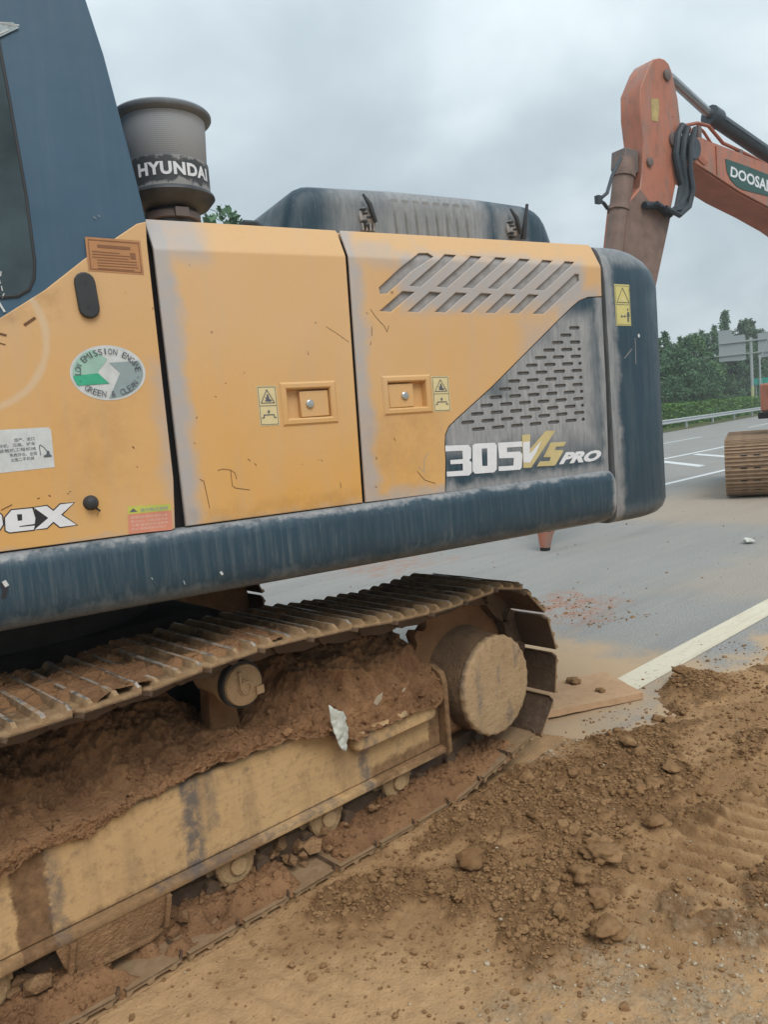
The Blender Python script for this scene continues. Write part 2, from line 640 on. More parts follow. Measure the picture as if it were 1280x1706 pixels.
def drive_face():
    m, n = new_mat('drive_cover_mud')
    f = n.noise(n.obj, 9, 5, 0.6)
    f2 = n.noise(n.obj, 34, 5, 0.7)
    st = n.noise(n.vmul(n.obj, (14, 14, 4)), 1.0, 4, 0.6)
    col = n.mix(f, (0.36, 0.235, 0.13), (0.50, 0.345, 0.20))
    col = n.mix(n.remap(f2, 0.52, 0.72, 0, 0.6), col, (0.27, 0.165, 0.09))
    col = n.mix(n.remap(st, 0.55, 0.66, 0, 0.7), col, (0.21, 0.175, 0.14))
    finish(n, col, 0.85, n.math('ADD', f2, f), 0.012, 0.8, spec=0.2)
    return m


M['drive_face'] = drive_face()


def frame_mat():
    m, n = new_mat('dusty_frame_paint')
    x, y, z = n.sep(n.obj)
    f = n.noise(n.obj, 4, 5, 0.6)
    f2 = n.noise(n.obj, 26, 5, 0.7)
    h = n.noise(n.vmul(n.obj, (4, 4, 90)), 1.0, 3, 0.6)
    col = n.mix(f, (0.45, 0.282, 0.132), (0.585, 0.392, 0.196))
    col = n.mix(n.remap(h, 0.5, 0.7, 0, 0.28), col, (0.30, 0.21, 0.13))
    col = n.mix(n.remap(f2, 0.52, 0.72, 0, 0.7), col, (0.25, 0.155, 0.085))
    st = n.noise(n.vmul(n.obj, (7, 7, 1.2)), 1.0, 5, 0.65)
    col = n.mix(n.remap(st, 0.50, 0.68, 0, 0.6), col, (0.29, 0.19, 0.105))
    col = n.mix(n.remap(n.noise(n.obj, 11, 5, 0.7), 0.60, 0.68, 0, 0.5), col, (0.17, 0.135, 0.11))
    warp = n.math('MULTIPLY', n.math('SUBTRACT', n.noise(n.obj, 18, 5, 0.7), 0.5), 0.07)
    mudk = masks(n, x, z, [(-0.44, 0.4, 0.045, 0.3, 0.015, 1.0), (1.18, 0.255, 0.22, 0.02, 0.03, 0.9), (-0.1, 0.225, 0.45, 0.012, 0.03, 0.75), (1.36, 0.36, 0.05, 0.3, 0.02, 0.95)], warp)
    col = n.mix(mudk, col, n.mix(n.remap(n.noise(n.obj, 30, 6, 0.7), 0.35, 0.65), (0.13, 0.072, 0.036), (0.26, 0.15, 0.075)))
    grey = masks(n, x, z, [(0.11, 0.42, 0.02, 0.2, 0.03, 0.85), (0.19, 0.45, 0.012, 0.1, 0.02, 0.4), (0.905, 0.34, 0.012, 0.12, 0.03, 0.7), (-0.37, 0.4, 0.012, 0.3, 0.02, 0.55),
                           (0.35, 0.235, 0.4, 0.004, 0.012, 0.5)], warp)
    col = n.mix(n.math('MULTIPLY', grey, n.remap(f2, 0.3, 0.55)), col, (0.12, 0.105, 0.10))
    finish(n, col, 0.8, f2, 0.006, 0.6, spec=0.25)
    return m


M['frame'] = frame_mat()


def perforated():
    m, n = new_mat('perforated_steel')
    x, y, z = n.sep(n.obj)
    a = n.math('ARCTAN2', y, x)
    v = n.comb(n.math('MULTIPLY', a, 26.0), n.math('MULTIPLY', z, 150.0), 0.0)
    row = n.math('FLOOR', n.math('MULTIPLY', z, 150.0))
    ox = n.math('MULTIPLY', n.math('MODULO', row, 2.0), 0.5)
    fx = n.math('SUBTRACT', n.math('FRACT', n.math('ADD', n.math('MULTIPLY', a, 26.0), ox)), 0.5)
    fz = n.math('SUBTRACT', n.math('FRACT', n.math('MULTIPLY', z, 150.0)), 0.5)
    d = n.math('SQRT', n.math('ADD', n.math('MULTIPLY', fx, fx), n.math('MULTIPLY', fz, fz)))
    k = n.remap(d, 0.26, 0.36, 1, 0)
    big = n.noise(n.obj, 8, 4)
    col = n.mix(big, (0.34, 0.365, 0.395), (0.43, 0.45, 0.48))
    col = n.mix(n.math('MULTIPLY', k, 0.45), col, (0.13, 0.135, 0.15))
    finish(n, col, 0.75, n.math('SUBTRACT', 1.0, k), 0.001, 0.35)
    return m


M['perf'] = perforated()


def band_mat():
    m, n = new_mat('dusty_dark_band')
    f = n.noise(n.obj, 22, 6, 0.75)
    x, y, z = n.sep(n.obj)
    edge = n.remap(n.math('ABSOLUTE', n.math('SUBTRACT', z, 0.065)), 0.025, 0.06, -0.12, 0.14)
    k = n.remap(n.math('ADD', f, edge), 0.46, 0.56)
    col = n.mix(k, (0.045, 0.05, 0.055), (0.27, 0.265, 0.26))
    finish(n, col, 0.6)
    return m


M['band'] = band_mat()
M['precl'] = plain('precleaner_plastic', (0.05, 0.055, 0.065), 0.5, var=0.35, scale=20)
M['precl_grey'] = plain('precleaner_rim', (0.15, 0.168, 0.19), 0.55, var=0.25, scale=14)


def asphalt():
    m, n = new_mat('dusty_asphalt')
    g = n.new('ShaderNodeNewGeometry').outputs['Position']
    x, y, z = n.sep(g)
    f = n.noise(g, 0.8, 5, 0.6)
    f2 = n.noise(g, 70, 4, 0.75)
    f3 = n.noise(n.vmul(g, (0.5, 5, 1)), 1.0, 4, 0.6)
    col = n.mix(f, (0.258, 0.254, 0.242), (0.322, 0.316, 0.300))
    col = n.mix(n.remap(f2, 0.35, 0.7), n.mix(1.0, col, (0.60, 0.60, 0.60), 'MULTIPLY'), n.mix(1.0, col, (1.34, 1.34, 1.34), 'MULTIPLY'))
    f4 = n.noise(n.vmul(g, (0.18, 1.6, 1)), 1.0, 5, 0.65)
    col = n.mix(n.remap(f4, 0.5, 0.68, 0, 0.45), col, (0.19, 0.185, 0.175))
    f5 = n.noise(g, 9, 6, 0.75)
    col = n.mix(n.remap(f5, 0.58, 0.70, 0, 0.4), col, (0.36, 0.34, 0.31))
    col = n.mix(n.remap(f3, 0.45, 0.7, 0, 0.25), col, (0.36, 0.33, 0.285))
    warp = n.math('MULTIPLY', n.math('SUBTRACT', n.noise(g, 2.2, 6, 0.65), 0.5), 1.3)
    dust = masks(n, x, y, [(4.05, 3.1, 0.5, 0.6, 0.6, 0.95), (3.5, 1.6, 8.0, 0.45, 0.25, 0.9), (13.5, 5.4, 2.2, 1.1, 1.2, 0.35), (9.5, 2.9, 2.5, 0.3, 0.7, 0.2)], warp)
    col = n.mix(dust, col, (0.47, 0.33, 0.20))
    red = masks(n, x, y, [(5.75, 3.95, 0.25, 0.25, 0.3, 0.8), (6.6, 7.3, 0.3, 0.3, 0.6, 0.6)], warp)
    red = n.math('MULTIPLY', red, n.remap(n.noise(g, 7, 5, 0.7), 0.42, 0.6))
    col = n.mix(red, col, (0.33, 0.15, 0.09))
    finish(n, col, 0.85, f2, 0.006, 0.5, spec=0.25)
    return m


M['asphalt'] = asphalt()


def line_paint():
    m, n = new_mat('road_line_paint')
    g = n.new('ShaderNodeNewGeometry').outputs['Position']
    f = n.noise(g, 26, 6, 0.7)
    f1 = n.noise(g, 3, 4, 0.6)
    col = n.mix(f1, (0.60, 0.53, 0.38), (0.67, 0.62, 0.50))
    col = n.mix(n.remap(f, 0.57, 0.70, 0, 0.85), col, (0.29, 0.265, 0.22))
    tr = n.noise(n.vmul(g, (1.2, 9, 1)), 1.0, 5, 0.65)
    col = n.mix(n.remap(tr, 0.48, 0.66, 0, 0.5), col, (0.47, 0.39, 0.28))
    finish(n, col, 0.75, f, 0.003, 0.4)
    return m


M['line'] = line_paint()
M['line_far'] = plain('white_road_line', (0.62, 0.64, 0.65), 0.7, var=0.1)


def ground_mud():
    m, n = new_mat('churned_mud')
    g = n.new('ShaderNodeNewGeometry').outputs['Position']
    at = n.new('ShaderNodeAttribute', attribute_name='moist').outputs['Fac']
    gr = n.new('ShaderNodeAttribute', attribute_name='grav').outputs['Fac']
    f1 = n.noise(g, 2.5, 6, 0.6)
    f2 = n.noise(g, 18, 6, 0.65)
    f3 = n.noise(g, 75, 5, 0.7)
    dry = n.mix(f1, (0.44, 0.264, 0.130), (0.535, 0.344, 0.182))
    dry = n.mix(n.remap(f2, 0.5, 0.72, 0, 0.55), dry, (0.34, 0.205, 0.105))
    wet = n.mix(n.remap(f2, 0.35, 0.65), (0.150, 0.078, 0.034), (0.255, 0.146, 0.068))
    dm = n.new('ShaderNodeAttribute', attribute_name='damp').outputs['Fac']
    dk = n.remap(n.math('ADD', dm, n.math('MULTIPLY', n.math('SUBTRACT', n.noise(g, 6, 6, 0.65), 0.5), 1.3)), 0.2, 0.75)
    dry = n.mix(n.math('MULTIPLY', dk, 0.9), dry, n.mix(f2, (0.235, 0.129, 0.057), (0.35, 0.208, 0.101)))
    k = n.remap(n.math('ADD', at, n.math('MULTIPLY', n.math('SUBTRACT', f2, 0.5), 0.9)), 0.25, 0.8)
    col = n.mix(k, dry, wet)
    gk = n.math('MULTIPLY', gr, n.remap(f2, 0.4, 0.6))
    col = n.mix(gk, col, n.mix(n.remap(f3, 0.4, 0.65), (0.25, 0.170, 0.10), (0.46, 0.355, 0.24)))
    col = n.mix(n.remap(f3, 0.58, 0.78, 0, 0.5), col, n.mix(1.0, col, (0.5, 0.48, 0.46), 'MULTIPLY'))
    h = n.math('ADD', n.math('MULTIPLY', f2, 0.55), n.math('MULTIPLY', f3, 0.45))
    finish(n, col, n.remap(k, 0, 1, 0.95, 0.82), h, 0.022, 0.9, spec=0.2)
    return m


M['ground'] = ground_mud()
M['board'] = mud_mat('mud_covered_board', (0.46, 0.285, 0.165), (0.53, 0.345, 0.205), (0.36, 0.215, 0.12), 6, 0.004)


def orange_paint():
    m, n = new_mat('worn_orange_paint')
    f = n.noise(n.obj, 1.6, 5, 0.6)
    f2 = n.noise(n.vmul(n.obj, (9, 9, 3)), 1.0, 5, 0.7)
    col = n.mix(f, (0.40, 0.135, 0.080), (0.475, 0.190, 0.122))
    col = n.mix(n.remap(f2, 0.50, 0.66, 0, 0.75), col, (0.25, 0.125, 0.09))
    gr = n.noise(n.vmul(n.obj, (5, 5, 0.9)), 1.0, 4, 0.6)
    col = n.mix(n.remap(gr, 0.48, 0.66, 0, 0.65), col, (0.24, 0.19, 0.165))
    sp = n.noise(n.obj, 5, 5, 0.8)
    col = n.mix(n.remap(sp, 0.645, 0.68, 0, 0.9), col, (0.05, 0.04, 0.04))
    finish(n, col, 0.5, f2, 0.004, 0.2, spec=0.4)
    return m


M['faded_yellow'] = plain('faded_sticker', (0.42, 0.31, 0.13), 0.6, var=0.3, scale=9)
M['orange'] = orange_paint()
M['orange_dull'] = plain('dull_red_paint', (0.34, 0.115, 0.07), 0.6, var=0.2, scale=4)
M['arm_grime'] = plain('grimy_arm_paint', (0.19, 0.12, 0.095), 0.6, var=0.35, scale=5)
M['grime'] = plain('grimy_grey_steel', (0.15, 0.115, 0.105), 0.55, var=0.35, scale=6)
M['hose'] = plain('black_hose', (0.03, 0.04, 0.05), 0.5, var=0.2)
M['plate_green'] = plain('dark_green_plate', (0.025, 0.085, 0.075), 0.5, var=0.1)
M['chrome'] = plain('chrome_rod', (0.35, 0.36, 0.38), 0.25, 0.8)
M['cyl_dark'] = plain('dark_cylinder', (0.045, 0.06, 0.075), 0.45, var=0.3, scale=8)
M['galv'] = plain('galvanised_steel', (0.45, 0.48, 0.50), 0.5, 0.2, var=0.08)
M['sign_back'] = plain('grey_sign_back', (0.30, 0.33, 0.34), 0.6, var=0.06)
M['sign_green'] = plain('green_sign', (0.03, 0.30, 0.24), 0.5)
M['pole'] = plain('pale_pole', (0.34, 0.36, 0.36), 0.5)
M['post_yellow'] = plain('yellow_post_base', (0.45, 0.45, 0.22), 0.6)
M['paper'] = plain('white_scrap', (0.52, 0.53, 0.47), 0.6, var=0.22, scale=18)
M['grassv'] = mud_mat('rough_grass', (0.075, 0.095, 0.035), (0.12, 0.13, 0.05), (0.17, 0.15, 0.07), 1.5, 0.05)
M['field'] = mud_mat('far_field', (0.05, 0.075, 0.03), (0.07, 0.09, 0.035), (0.09, 0.09, 0.04), 0.4, 0.05)
M['hill'] = plain('distant_hill', (0.075, 0.11, 0.10), 0.95, var=0.2, scale=0.02)
M['bark'] = plain('bark', (0.09, 0.065, 0.045), 0.9, var=0.3, scale=6)


def leaf_mat(name, a, b, c):
    m, n = new_mat(name)
    g = n.new('ShaderNodeNewGeometry').outputs['Position']
    f = n.noise(g, 0.45, 4, 0.6)
    f2 = n.noise(g, 3.5, 3, 0.6)
    col = n.mix(n.remap(f, 0.35, 0.65), a, b)
    col = n.mix(n.remap(f2, 0.45, 0.75, 0, 0.8), col, c)
    finish(n, col, 0.6, spec=0.3)
    n.put(n.b.inputs['Subsurface Weight'], 0.0)
    return m


M['leaf_dark'] = leaf_mat('dark_needles', (0.06, 0.13, 0.065), (0.085, 0.17, 0.082), (0.115, 0.195, 0.095))
M['leaf_mid'] = leaf_mat('green_leaves', (0.075, 0.155, 0.06), (0.10, 0.20, 0.075), (0.135, 0.225, 0.09))
M['leaf_pale'] = leaf_mat('pale_leaves', (0.065, 0.115, 0.06), (0.09, 0.15, 0.075), (0.12, 0.17, 0.085))
M['leaf_hedge'] = leaf_mat('hedge_leaves', (0.075, 0.175, 0.035), (0.11, 0.23, 0.045), (0.17, 0.26, 0.06))
# ================================================================ yellow excavator
RX, RY = 1.1, 3.88
EX = empty('excavator', (RX, RY, 0))
tag(EX, 'yellow and dark blue tracked excavator with mud-caked tracks, filling the left of the picture', 'excavator')
HR = (0, 0, R(-13.2))          # upper structure is slewed on its ring
HW = 1.45


def house(mb, name, mats, parent=EX, smooth=35, bevel=0, fold=None):
    o = mb.build(name, mats, parent, smooth, bevel=bevel)
    if fold:                      # sheet folded inwards above a crease
        bm = bmesh.new()
        bm.from_mesh(o.data)
        for f in fold[0]:
            bmesh.ops.bisect_plane(bm, geom=bm.verts[:] + bm.edges[:] + bm.faces[:], plane_co=(0, 0, f), plane_no=(0, 0, 1))
        for v in bm.verts:
            if v.co.z > fold[0][0]:
                d_ = v.co.z - fold[0][0]
                e_ = fold[0][-1] - fold[0][0]
                v.co.y += fold[1] * (d_ - e_ / 2 if d_ > e_ else d_ * d_ / (2 * e_))
        bm.to_mesh(o.data)
        bm.free()
        o.data.set_sharp_from_angle(angle=R(smooth))
    if parent is EX:
        o.rotation_euler = HR
    return o


def H(u, w, z):
    return (u, -w, z)


class Decal:
    """flat print on the side of the upper structure; points are (along, height)"""
    def __init__(self, w=HW):
        self.mb = MB()
        self.mats = []
        self.w = w

    def mi(self, m):
        if m not in self.mats:
            self.mats.append(m)
        return self.mats.index(m)

    def poly(self, pts, m, layer=1):
        self.mb.add([H(p[0], self.w + 0.0009 * layer, p[1]) for p in pts], [tuple(range(len(pts)))], self.mi(m))
        return self

    def rect(self, q, m, layer=1):
        return self.poly(q, m, layer)

    def text(self, s, q, m, layer=2, bold=0.0, shear=0.0, spacing=1.0):
        vs, fs, _ = text2d(s, bold, shear, spacing)
        f = quad_map(q)
        self.mb.add([H(*(lambda p: (p[0], self.w + 0.0009 * layer, p[1]))(f(x, y))) for x, y in vs], fs, self.mi(m))
        return self

    def letters(self, outer, holes, m, layer=2):
        vs, fs = curve_plate(outer, holes, 0.0)
        self.mb.add([H(v[0], self.w + 0.0009 * layer, v[1]) for v in vs], fs, self.mi(m))
        return self

    def line(self, pts, wd, m, layer=2, closed=False):
        if m == 'scratch':
            wd *= 0.72
        pts = [Vector(p) for p in pts]
        n = len(pts)
        for i in range(n if closed else n - 1):
            a, b = pts[i], pts[(i + 1) % n]
            t = (b - a).normalized()
            k = Vector((-t.y, t.x)) * wd / 2
            a2, b2 = a - t * wd * 0.25, b + t * wd * 0.25
            self.poly([a2 - k, b2 - k, b2 + k, a2 + k], m, layer + 0.12 * i)
        return self

    def build(self, name, parent):
        o = house(self.mb, name, [M[x] for x in self.mats], parent, smooth=0)
        if name in ('paint_chip', 'scratch_mark', 'screw'):
            o['kind'] = 'stuff'
        return o


def plate(outer, holes, thick, w_out, soft=0.004):
    vs, fs = curve_plate(outer, holes, thick, soft)
    return MB().add([H(v[0], w_out - thick / 2 + v[2], v[1]) for v in vs], fs)


FOLD = ((2.331, 2.338, 2.345), 0.55)


# ---- deck, floor and inside of the machine house
mb = MB()
mb.box(H(-2.2, 1.40, 1.215), H(2.47, -1.42, 1.40))
house(mb, 'deck_underside', M['body_under'])
mb = MB()
mb.box(H(0.46, 1.395, 1.40), H(2.485, -1.40, 2.405))
house(mb, 'engine_bay', M['hollow'])
mb = MB()
mb.box(H(0.515, 1.37, 2.41), H(2.487, -1.42, 2.4425))
house(mb, 'hood_top', M['yellow'], bevel=0.006)
mb = MB()
mb.box(H(0.52, -1.41, 1.43), H(2.47, -1.45, 2.40))
house(mb, 'far_side_panel', M['yellow'], bevel=0.01)

# ---- skirt along the bottom
prof = [(1.40, 1.431), (1.432, 1.433), (1.449, 1.430), (1.462, 1.420), (1.472, 1.404), (1.477, 1.38), (1.478, 1.30), (1.475, 1.262), (1.466, 1.232), (1.448, 1.207), (1.42, 1.194), (1.38, 1.192), (1.38, 1.3)]
cz, cw_ = 1.31, 1.42


def skirt_loop(u, k):
    return [H(u, cw_ + (w - cw_) * (1 - k * (0.6 if w > cw_ else 0)), cz + (z - cz) * (1 - k)) for w, z in prof]


mb = MB()
mb.loft([skirt_loop(u, k) for u, k in ((-2.2, 0), (-0.6, 0), (0.505, 0), (1.2, 0), (2.44, 0), (2.462, 0.02), (2.476, 0.06), (2.483, 0.13))])
sk = house(mb, 'side_skirt', M['dark_skirt'], smooth=50)
d = Decal(1.480)
d.line([(-0.055, 1.345), (-0.05, 1.325), (-0.058, 1.305)], 0.012, 'black', 1).line([(-0.05, 1.35), (-0.045, 1.338)], 0.012, 'stk_white', 2)
d.line([(0.375, 1.29), (0.378, 1.284)], 0.003, 'grey', 1).line([(0.605, 1.27), (0.61, 1.262)], 0.008, 'stk_white', 1)
d.line([(0.477, 1.262), (0.480, 1.25)], 0.003, 'grey', 1)
d.build('paint_chip', sk)

# ---- cab
cabedge = [(0.497, 2.425), (0.490, 2.486), (0.475, 2.595), (0.452, 2.746), (0.425, 2.92), (0.391, 3.071), (0.345, 3.22)]
mb = MB()
poly = [(-1.3, 1.44), (0.47, 1.44), (0.487, 2.40)] + cabedge + [(-1.1, 3.24), (-1.35, 2.4)]
vs, fs = curve_plate(poly, [], 0.05, 0.006)
mb.add([H(v[0], 1.421 + v[2], v[1]) for v in vs], fs)
poly2 = [(p[0] - 0.012, p[1]) for p in poly]
mb.loft([[H(p[0], w, p[1]) for p in poly2] for w in (1.40, 0.45)])
cab = house(mb, 'cab', M['dark_cab'], smooth=30)
# rear window / door line in the cab side with its black rubber edge
win = [(-0.75, 2.183), (0.044, 2.181), (0.092, 2.186), (0.125, 2.205), (0.143, 2.24), (0.150, 2.29), (0.150, 2.472), (0.139, 2.726), (0.128, 2.925), (0.112, 3.18), (-0.75, 3.18)]
mb = plate(win, [], 0.004, 1.4495, 0)
house(mb, 'side_glass', M['glass'], cab)
mb = MB()
mb.tube([H(p[0], 1.447, p[1]) for p in win[1:-1]], 0.0055, 6)
house(mb, 'rubber_seal', M['rubber'], cab)
d = Decal(1.4505)
d.poly([(-0.1, 2.90), (-0.02, 2.872), (0.02, 2.855), (0.05, 2.85), (0.11, 2.905), (0.19, 2.955), (0.175, 2.968), (0.10, 2.957), (0.0, 2.955), (-0.1, 2.962)], 'film', 1)
for a, b, wd in (((-0.1, 2.957), (0.18, 2.96), 0.004), ((0.0, 2.95), (0.19, 2.962), 0.003), ((0.02, 2.955), (0.07, 2.90), 0.004), ((0.06, 2.885), (0.16, 2.945), 0.003), ((-0.03, 2.90), (0.03, 2.87), 0.004)):
    d.line([a, b], wd, 'stk_white', 2)
for cx, cz2, r in ((0.075, 2.90, 0.010), (0.028, 2.89, 0.012), (0.005, 2.872, 0.008)):
    d.poly([(cx + r * math.cos(k), cz2 + 1.3 * r * math.sin(k)) for k in np.linspace(0, 5.5, 8)], 'stk_white', 2)
d.build('torn_film', cab)
d = Decal(1.4505)
z = 2.36
for k in range(9):
    d.line([(0.047 + 0.004 * (k % 3), z), (0.049 + 0.003 * (k % 2), z - 0.013)], 0.003, 'stk_white', 1)
    z -= 0.021
d.line([(0.335, 2.427), (0.341, 2.423)], 0.003, 'dusty_mesh', 1)
d.line([(0.351, 2.433), (0.353, 2.428)], 0.003, 'dusty_mesh', 1)
d.line([(0.03, 2.185), (0.05, 2.14)], 0.006, 'stk_white', 1)
d.build('paint_chip', cab)

# yellow lower panel of the cab side
yp = [(-1.3, 1.442), (0.476, 1.434), (0.489, 1.60), (0.490, 2.36), (0.494, 2.421), (0.465, 2.413), (0.292, 2.298), (0.169, 2.204), (0.036, 2.121), (-0.30, 1.90), (-0.75, 1.86), (-1.3, 1.86)]
mb = plate(yp, [], 0.012, HW + 0.003, 0.003)
cp = house(mb, 'cab_side_panel', M['yellow_cab'])
CW = HW + 0.003

d = Decal(CW)
d.rect([(0.300, 2.262), (0.469, 2.254), (0.469, 2.360), (0.302, 2.365)], 'plac', 1)
d.line([(0.308, 2.269), (0.462, 2.261), (0.462, 2.352), (0.310, 2.357)], 0.0025, 'plac_ink', 2, True)
d.rect([(0.335, 2.334), (0.435, 2.330), (0.435, 2.339), (0.335, 2.343)], 'plac_ink', 2)
for k, (a, b) in enumerate(((0.318, 0.40), (0.318, 0.43), (0.318, 0.425), (0.33, 0.45), (0.33, 0.45), (0.33, 0.452), (0.33, 0.44))):
    zz = 2.322 - 0.0085 * k
    d.line([(a, zz), (b, zz - 0.004)], 0.0025, 'plac_ink', 2)
d.rect([(0.432, 2.302), (0.449, 2.301), (0.449, 2.320), (0.432, 2.321)], 'plac_ink', 2)
d.build('information_placard', cp)

mb = MB()


def stadium(cx, cz, r, h, tilt=0.0, n=8):
    pts = [(r * math.cos(a), h + r * math.sin(a)) for a in np.linspace(0, PI, n)] + [(r * math.cos(a), -h + r * math.sin(a)) for a in np.linspace(PI, 2 * PI, n)]
    c, s = math.cos(tilt), math.sin(tilt)
    return [(cx + c * x - s * z, cz + s * x + c * z) for x, z in pts]


vs, fs = curve_plate(stadium(0.286, 2.187, 0.031, 0.039, R(3)), [], 0.018, 0.005)
mb.add([H(v[0], CW + 0.006 + v[2], v[1]) for v in vs], fs)
ov = house(mb, 'rubber_bumper', M['rubber'], cp)
d = Decal(CW + 0.0152)
for zz in (2.224, 2.150):
    d.poly([(0.284 + 0.005 * math.cos(k), zz + 0.005 * math.sin(k)) for k in np.linspace(0, 5.5, 8)], 'black', 1)
d.build('screw', ov)

# round green and grey sticker with writing running round its rim
d = Decal(CW)
ec, ea, eb = Vector((0.3235, 1.950)), 0.1145, 0.0855


def ell(k, a=ea, b=eb):
    return (ec.x + a * math.cos(k), ec.y + b * math.sin(k))


d.poly([ell(k) for k in np.linspace(0, 2 * PI, 48, endpoint=False)], 'stk_white', 1)
left = [(0.291, 1.953), (0.3225, 1.917)] + [ell(k, ea * .93, eb * .93) for k in np.linspace(R(208), R(112), 14)] + [(0.325, 1.992)]
d.poly(left, 'pgreen', 2)
d.poly([(0.291, 1.950), (0.3225, 1.917)] + [ell(k, ea * .93, eb * .93) for k in np.linspace(R(206), R(184), 5)], 'green', 3)
right = [(0.359, 1.949), (0.328, 1.981)] + [(0.408, 1.984)] + [ell(k, ea * .93, eb * .93) for k in np.linspace(R(26), R(-94), 16)]
d.poly(right, 'grey', 2)


def rim_text(s, a0, a1, flip):
    n = len(s)
    for i, ch in enumerate(s):
        if ch == ' ':
            continue
        a = R(a0 + (a1 - a0) * i / (n - 1))
        p = Vector(ell(a, ea * 0.80, eb * 0.775))
        t = Vector((-math.sin(a) * ea, math.cos(a) * eb)).normalized()
        if not flip:
            t = -t
        nrm = Vector((-t.y, t.x))
        w = {'I': 0.004, '·': 0.004, 'M': 0.015, 'W': 0.016}.get(ch, 0.0122)
        h = 0.0185 if ch != '·' else 0.004
        q = [p - t * w / 2 - nrm * h / 2, p + t * w / 2 - nrm * h / 2, p + t * w / 2 + nrm * h / 2, p - t * w / 2 + nrm * h / 2]
        d.text(ch, q, 'ink', 4)


rim_text('LOW EMISSION ENGINE', 178, 6, False)
rim_text('GREEN & CLEAN', 221, 328, True)
rim_text('··', 200, 345, True)
d.build('round_emission_sticker', cp)

# pale advertising sticker with a small machine drawn on it
d = Decal(CW)
d.rect([(-0.12, 1.667), (0.132, 1.672), (0.135, 1.786), (0.128, 1.794), (-0.12, 1.797)], 'stk_white', 1)
rows = [('国产、进口', 0.030, 0.085, 1.757), ('挖机、压路、铲车', -0.015, 0.086, 1.742), ('等装载机工程机械', -0.03, 0.086, 1.7275), ('免费评估、全国', 0.012, 0.087, 1.713), ('出售二手机械', 0.014, 0.078, 1.699)]
for s, a, b, zz in rows:
    d.text(s, [(a, zz), (b, zz + 0.001), (b, zz + 0.0115), (a, zz + 0.0105)], 'ink', 2)
d.poly([(0.106, 1.704), (0.126, 1.704), (0.128, 1.708), (0.123, 1.712), (0.122, 1.722), (0.116, 1.724), (0.113, 1.713), (0.104, 1.709)], 'ink', 2)
d.line([(0.116, 1.722), (0.108, 1.735), (0.099, 1.743), (0.096, 1.738), (0.0965, 1.712)], 0.0022, 'ink', 2)
d.build('advertising_sticker', cp)

# model lettering cut off by the picture edge
d = Decal(CW)


def grow(pts, g):
    c = sum((Vector(p) for p in pts), Vector((0, 0))) / len(pts)
    n = len(pts)
    out = []
    area = sum(pts[i][0] * pts[(i + 1) % n][1] - pts[(i + 1) % n][0] * pts[i][1] for i in range(n))
    sg = 1 if area > 0 else -1
    for i in range(n):
        a, b, e = Vector(pts[i - 1]), Vector(pts[i]), Vector(pts[(i + 1) % n])
        d1, d2 = (b - a).normalized(), (e - b).normalized()
        n1v, n2v = Vector((d1.y, -d1.x)) * sg, Vector((d2.y, -d2.x)) * sg
        m_ = (n1v + n2v)
        m_ = m_ / max(0.5, m_.dot(n1v))
        out.append(tuple(b + m_ * g))
    return out


lx = [(0.059, 1.556), (0.095, 1.557), (0.112, 1.539), (0.134, 1.557), (0.173, 1.557), (0.132, 1.525), (0.173, 1.488), (0.125, 1.488), (0.108, 1.507), (0.087, 1.490), (0.053, 1.490), (0.095, 1.520)]
le = [(-0.023, 1.536), (-0.003, 1.556), (0.054, 1.555), (0.059, 1.524), (0.055, 1.507), (0.013, 1.506), (0.012, 1.503), (0.055, 1.502), (0.050, 1.490), (-0.016, 1.491), (-0.026, 1.498)]
lb = [(-0.088, 1.575), (-0.068, 1.575), (-0.064, 1.555), (-0.040, 1.555), (-0.031, 1.544), (-0.031, 1.517), (-0.042, 1.502), (-0.064, 1.498), (-0.090, 1.498)]
for p in (lb, le, lx):
    d.poly(grow(p, 0.0035), 'black', 1)
d.poly([(0.060, 1.552), (0.095, 1.520), (0.055, 1.492)], 'black', 1.3)
d.letters(lx, [], 'white', 2)
d.letters(le, [[(0.010, 1.542), (0.024, 1.541), (0.022, 1.522), (0.010, 1.522)]], 'white', 2)
d.letters(lb, [[(-0.068, 1.540), (-0.050, 1.540), (-0.050, 1.520), (-0.068, 1.520)]], 'white', 2)
d.build('model_lettering', cp)

# red and yellow notice
d = Decal(CW)
d.rect([(0.326, 1.438), (0.467, 1.432), (0.4695, 1.496), (0.331, 1.500)], 'pink', 1)
d.rect([(0.331, 1.5005), (0.4695, 1.4965), (0.470, 1.518), (0.334, 1.526)], 'lime', 1)
d.poly([(0.336, 1.507), (0.362, 1.506), (0.349, 1.518)], 'ink', 2)
d.text('请勿靠近旋转', [(0.370, 1.503), (0.460, 1.500), (0.460, 1.512), (0.370, 1.515)], 'grey', 2)
for k, s in enumerate(('停机前请检查机械', '禁止站人 注意安全作业', '注意 请保持安全距离', '禁止 机械回转半径内')):
    zz = 1.4845 - 0.0125 * k
    d.text(s, [(0.337, zz), (0.455 - 0.01 * (k == 3), zz - 0.004), (0.455 - 0.01 * (k == 3), zz + 0.004), (0.337, zz + 0.008)], 'pale', 2)
d.build('red_notice_sticker', cp)

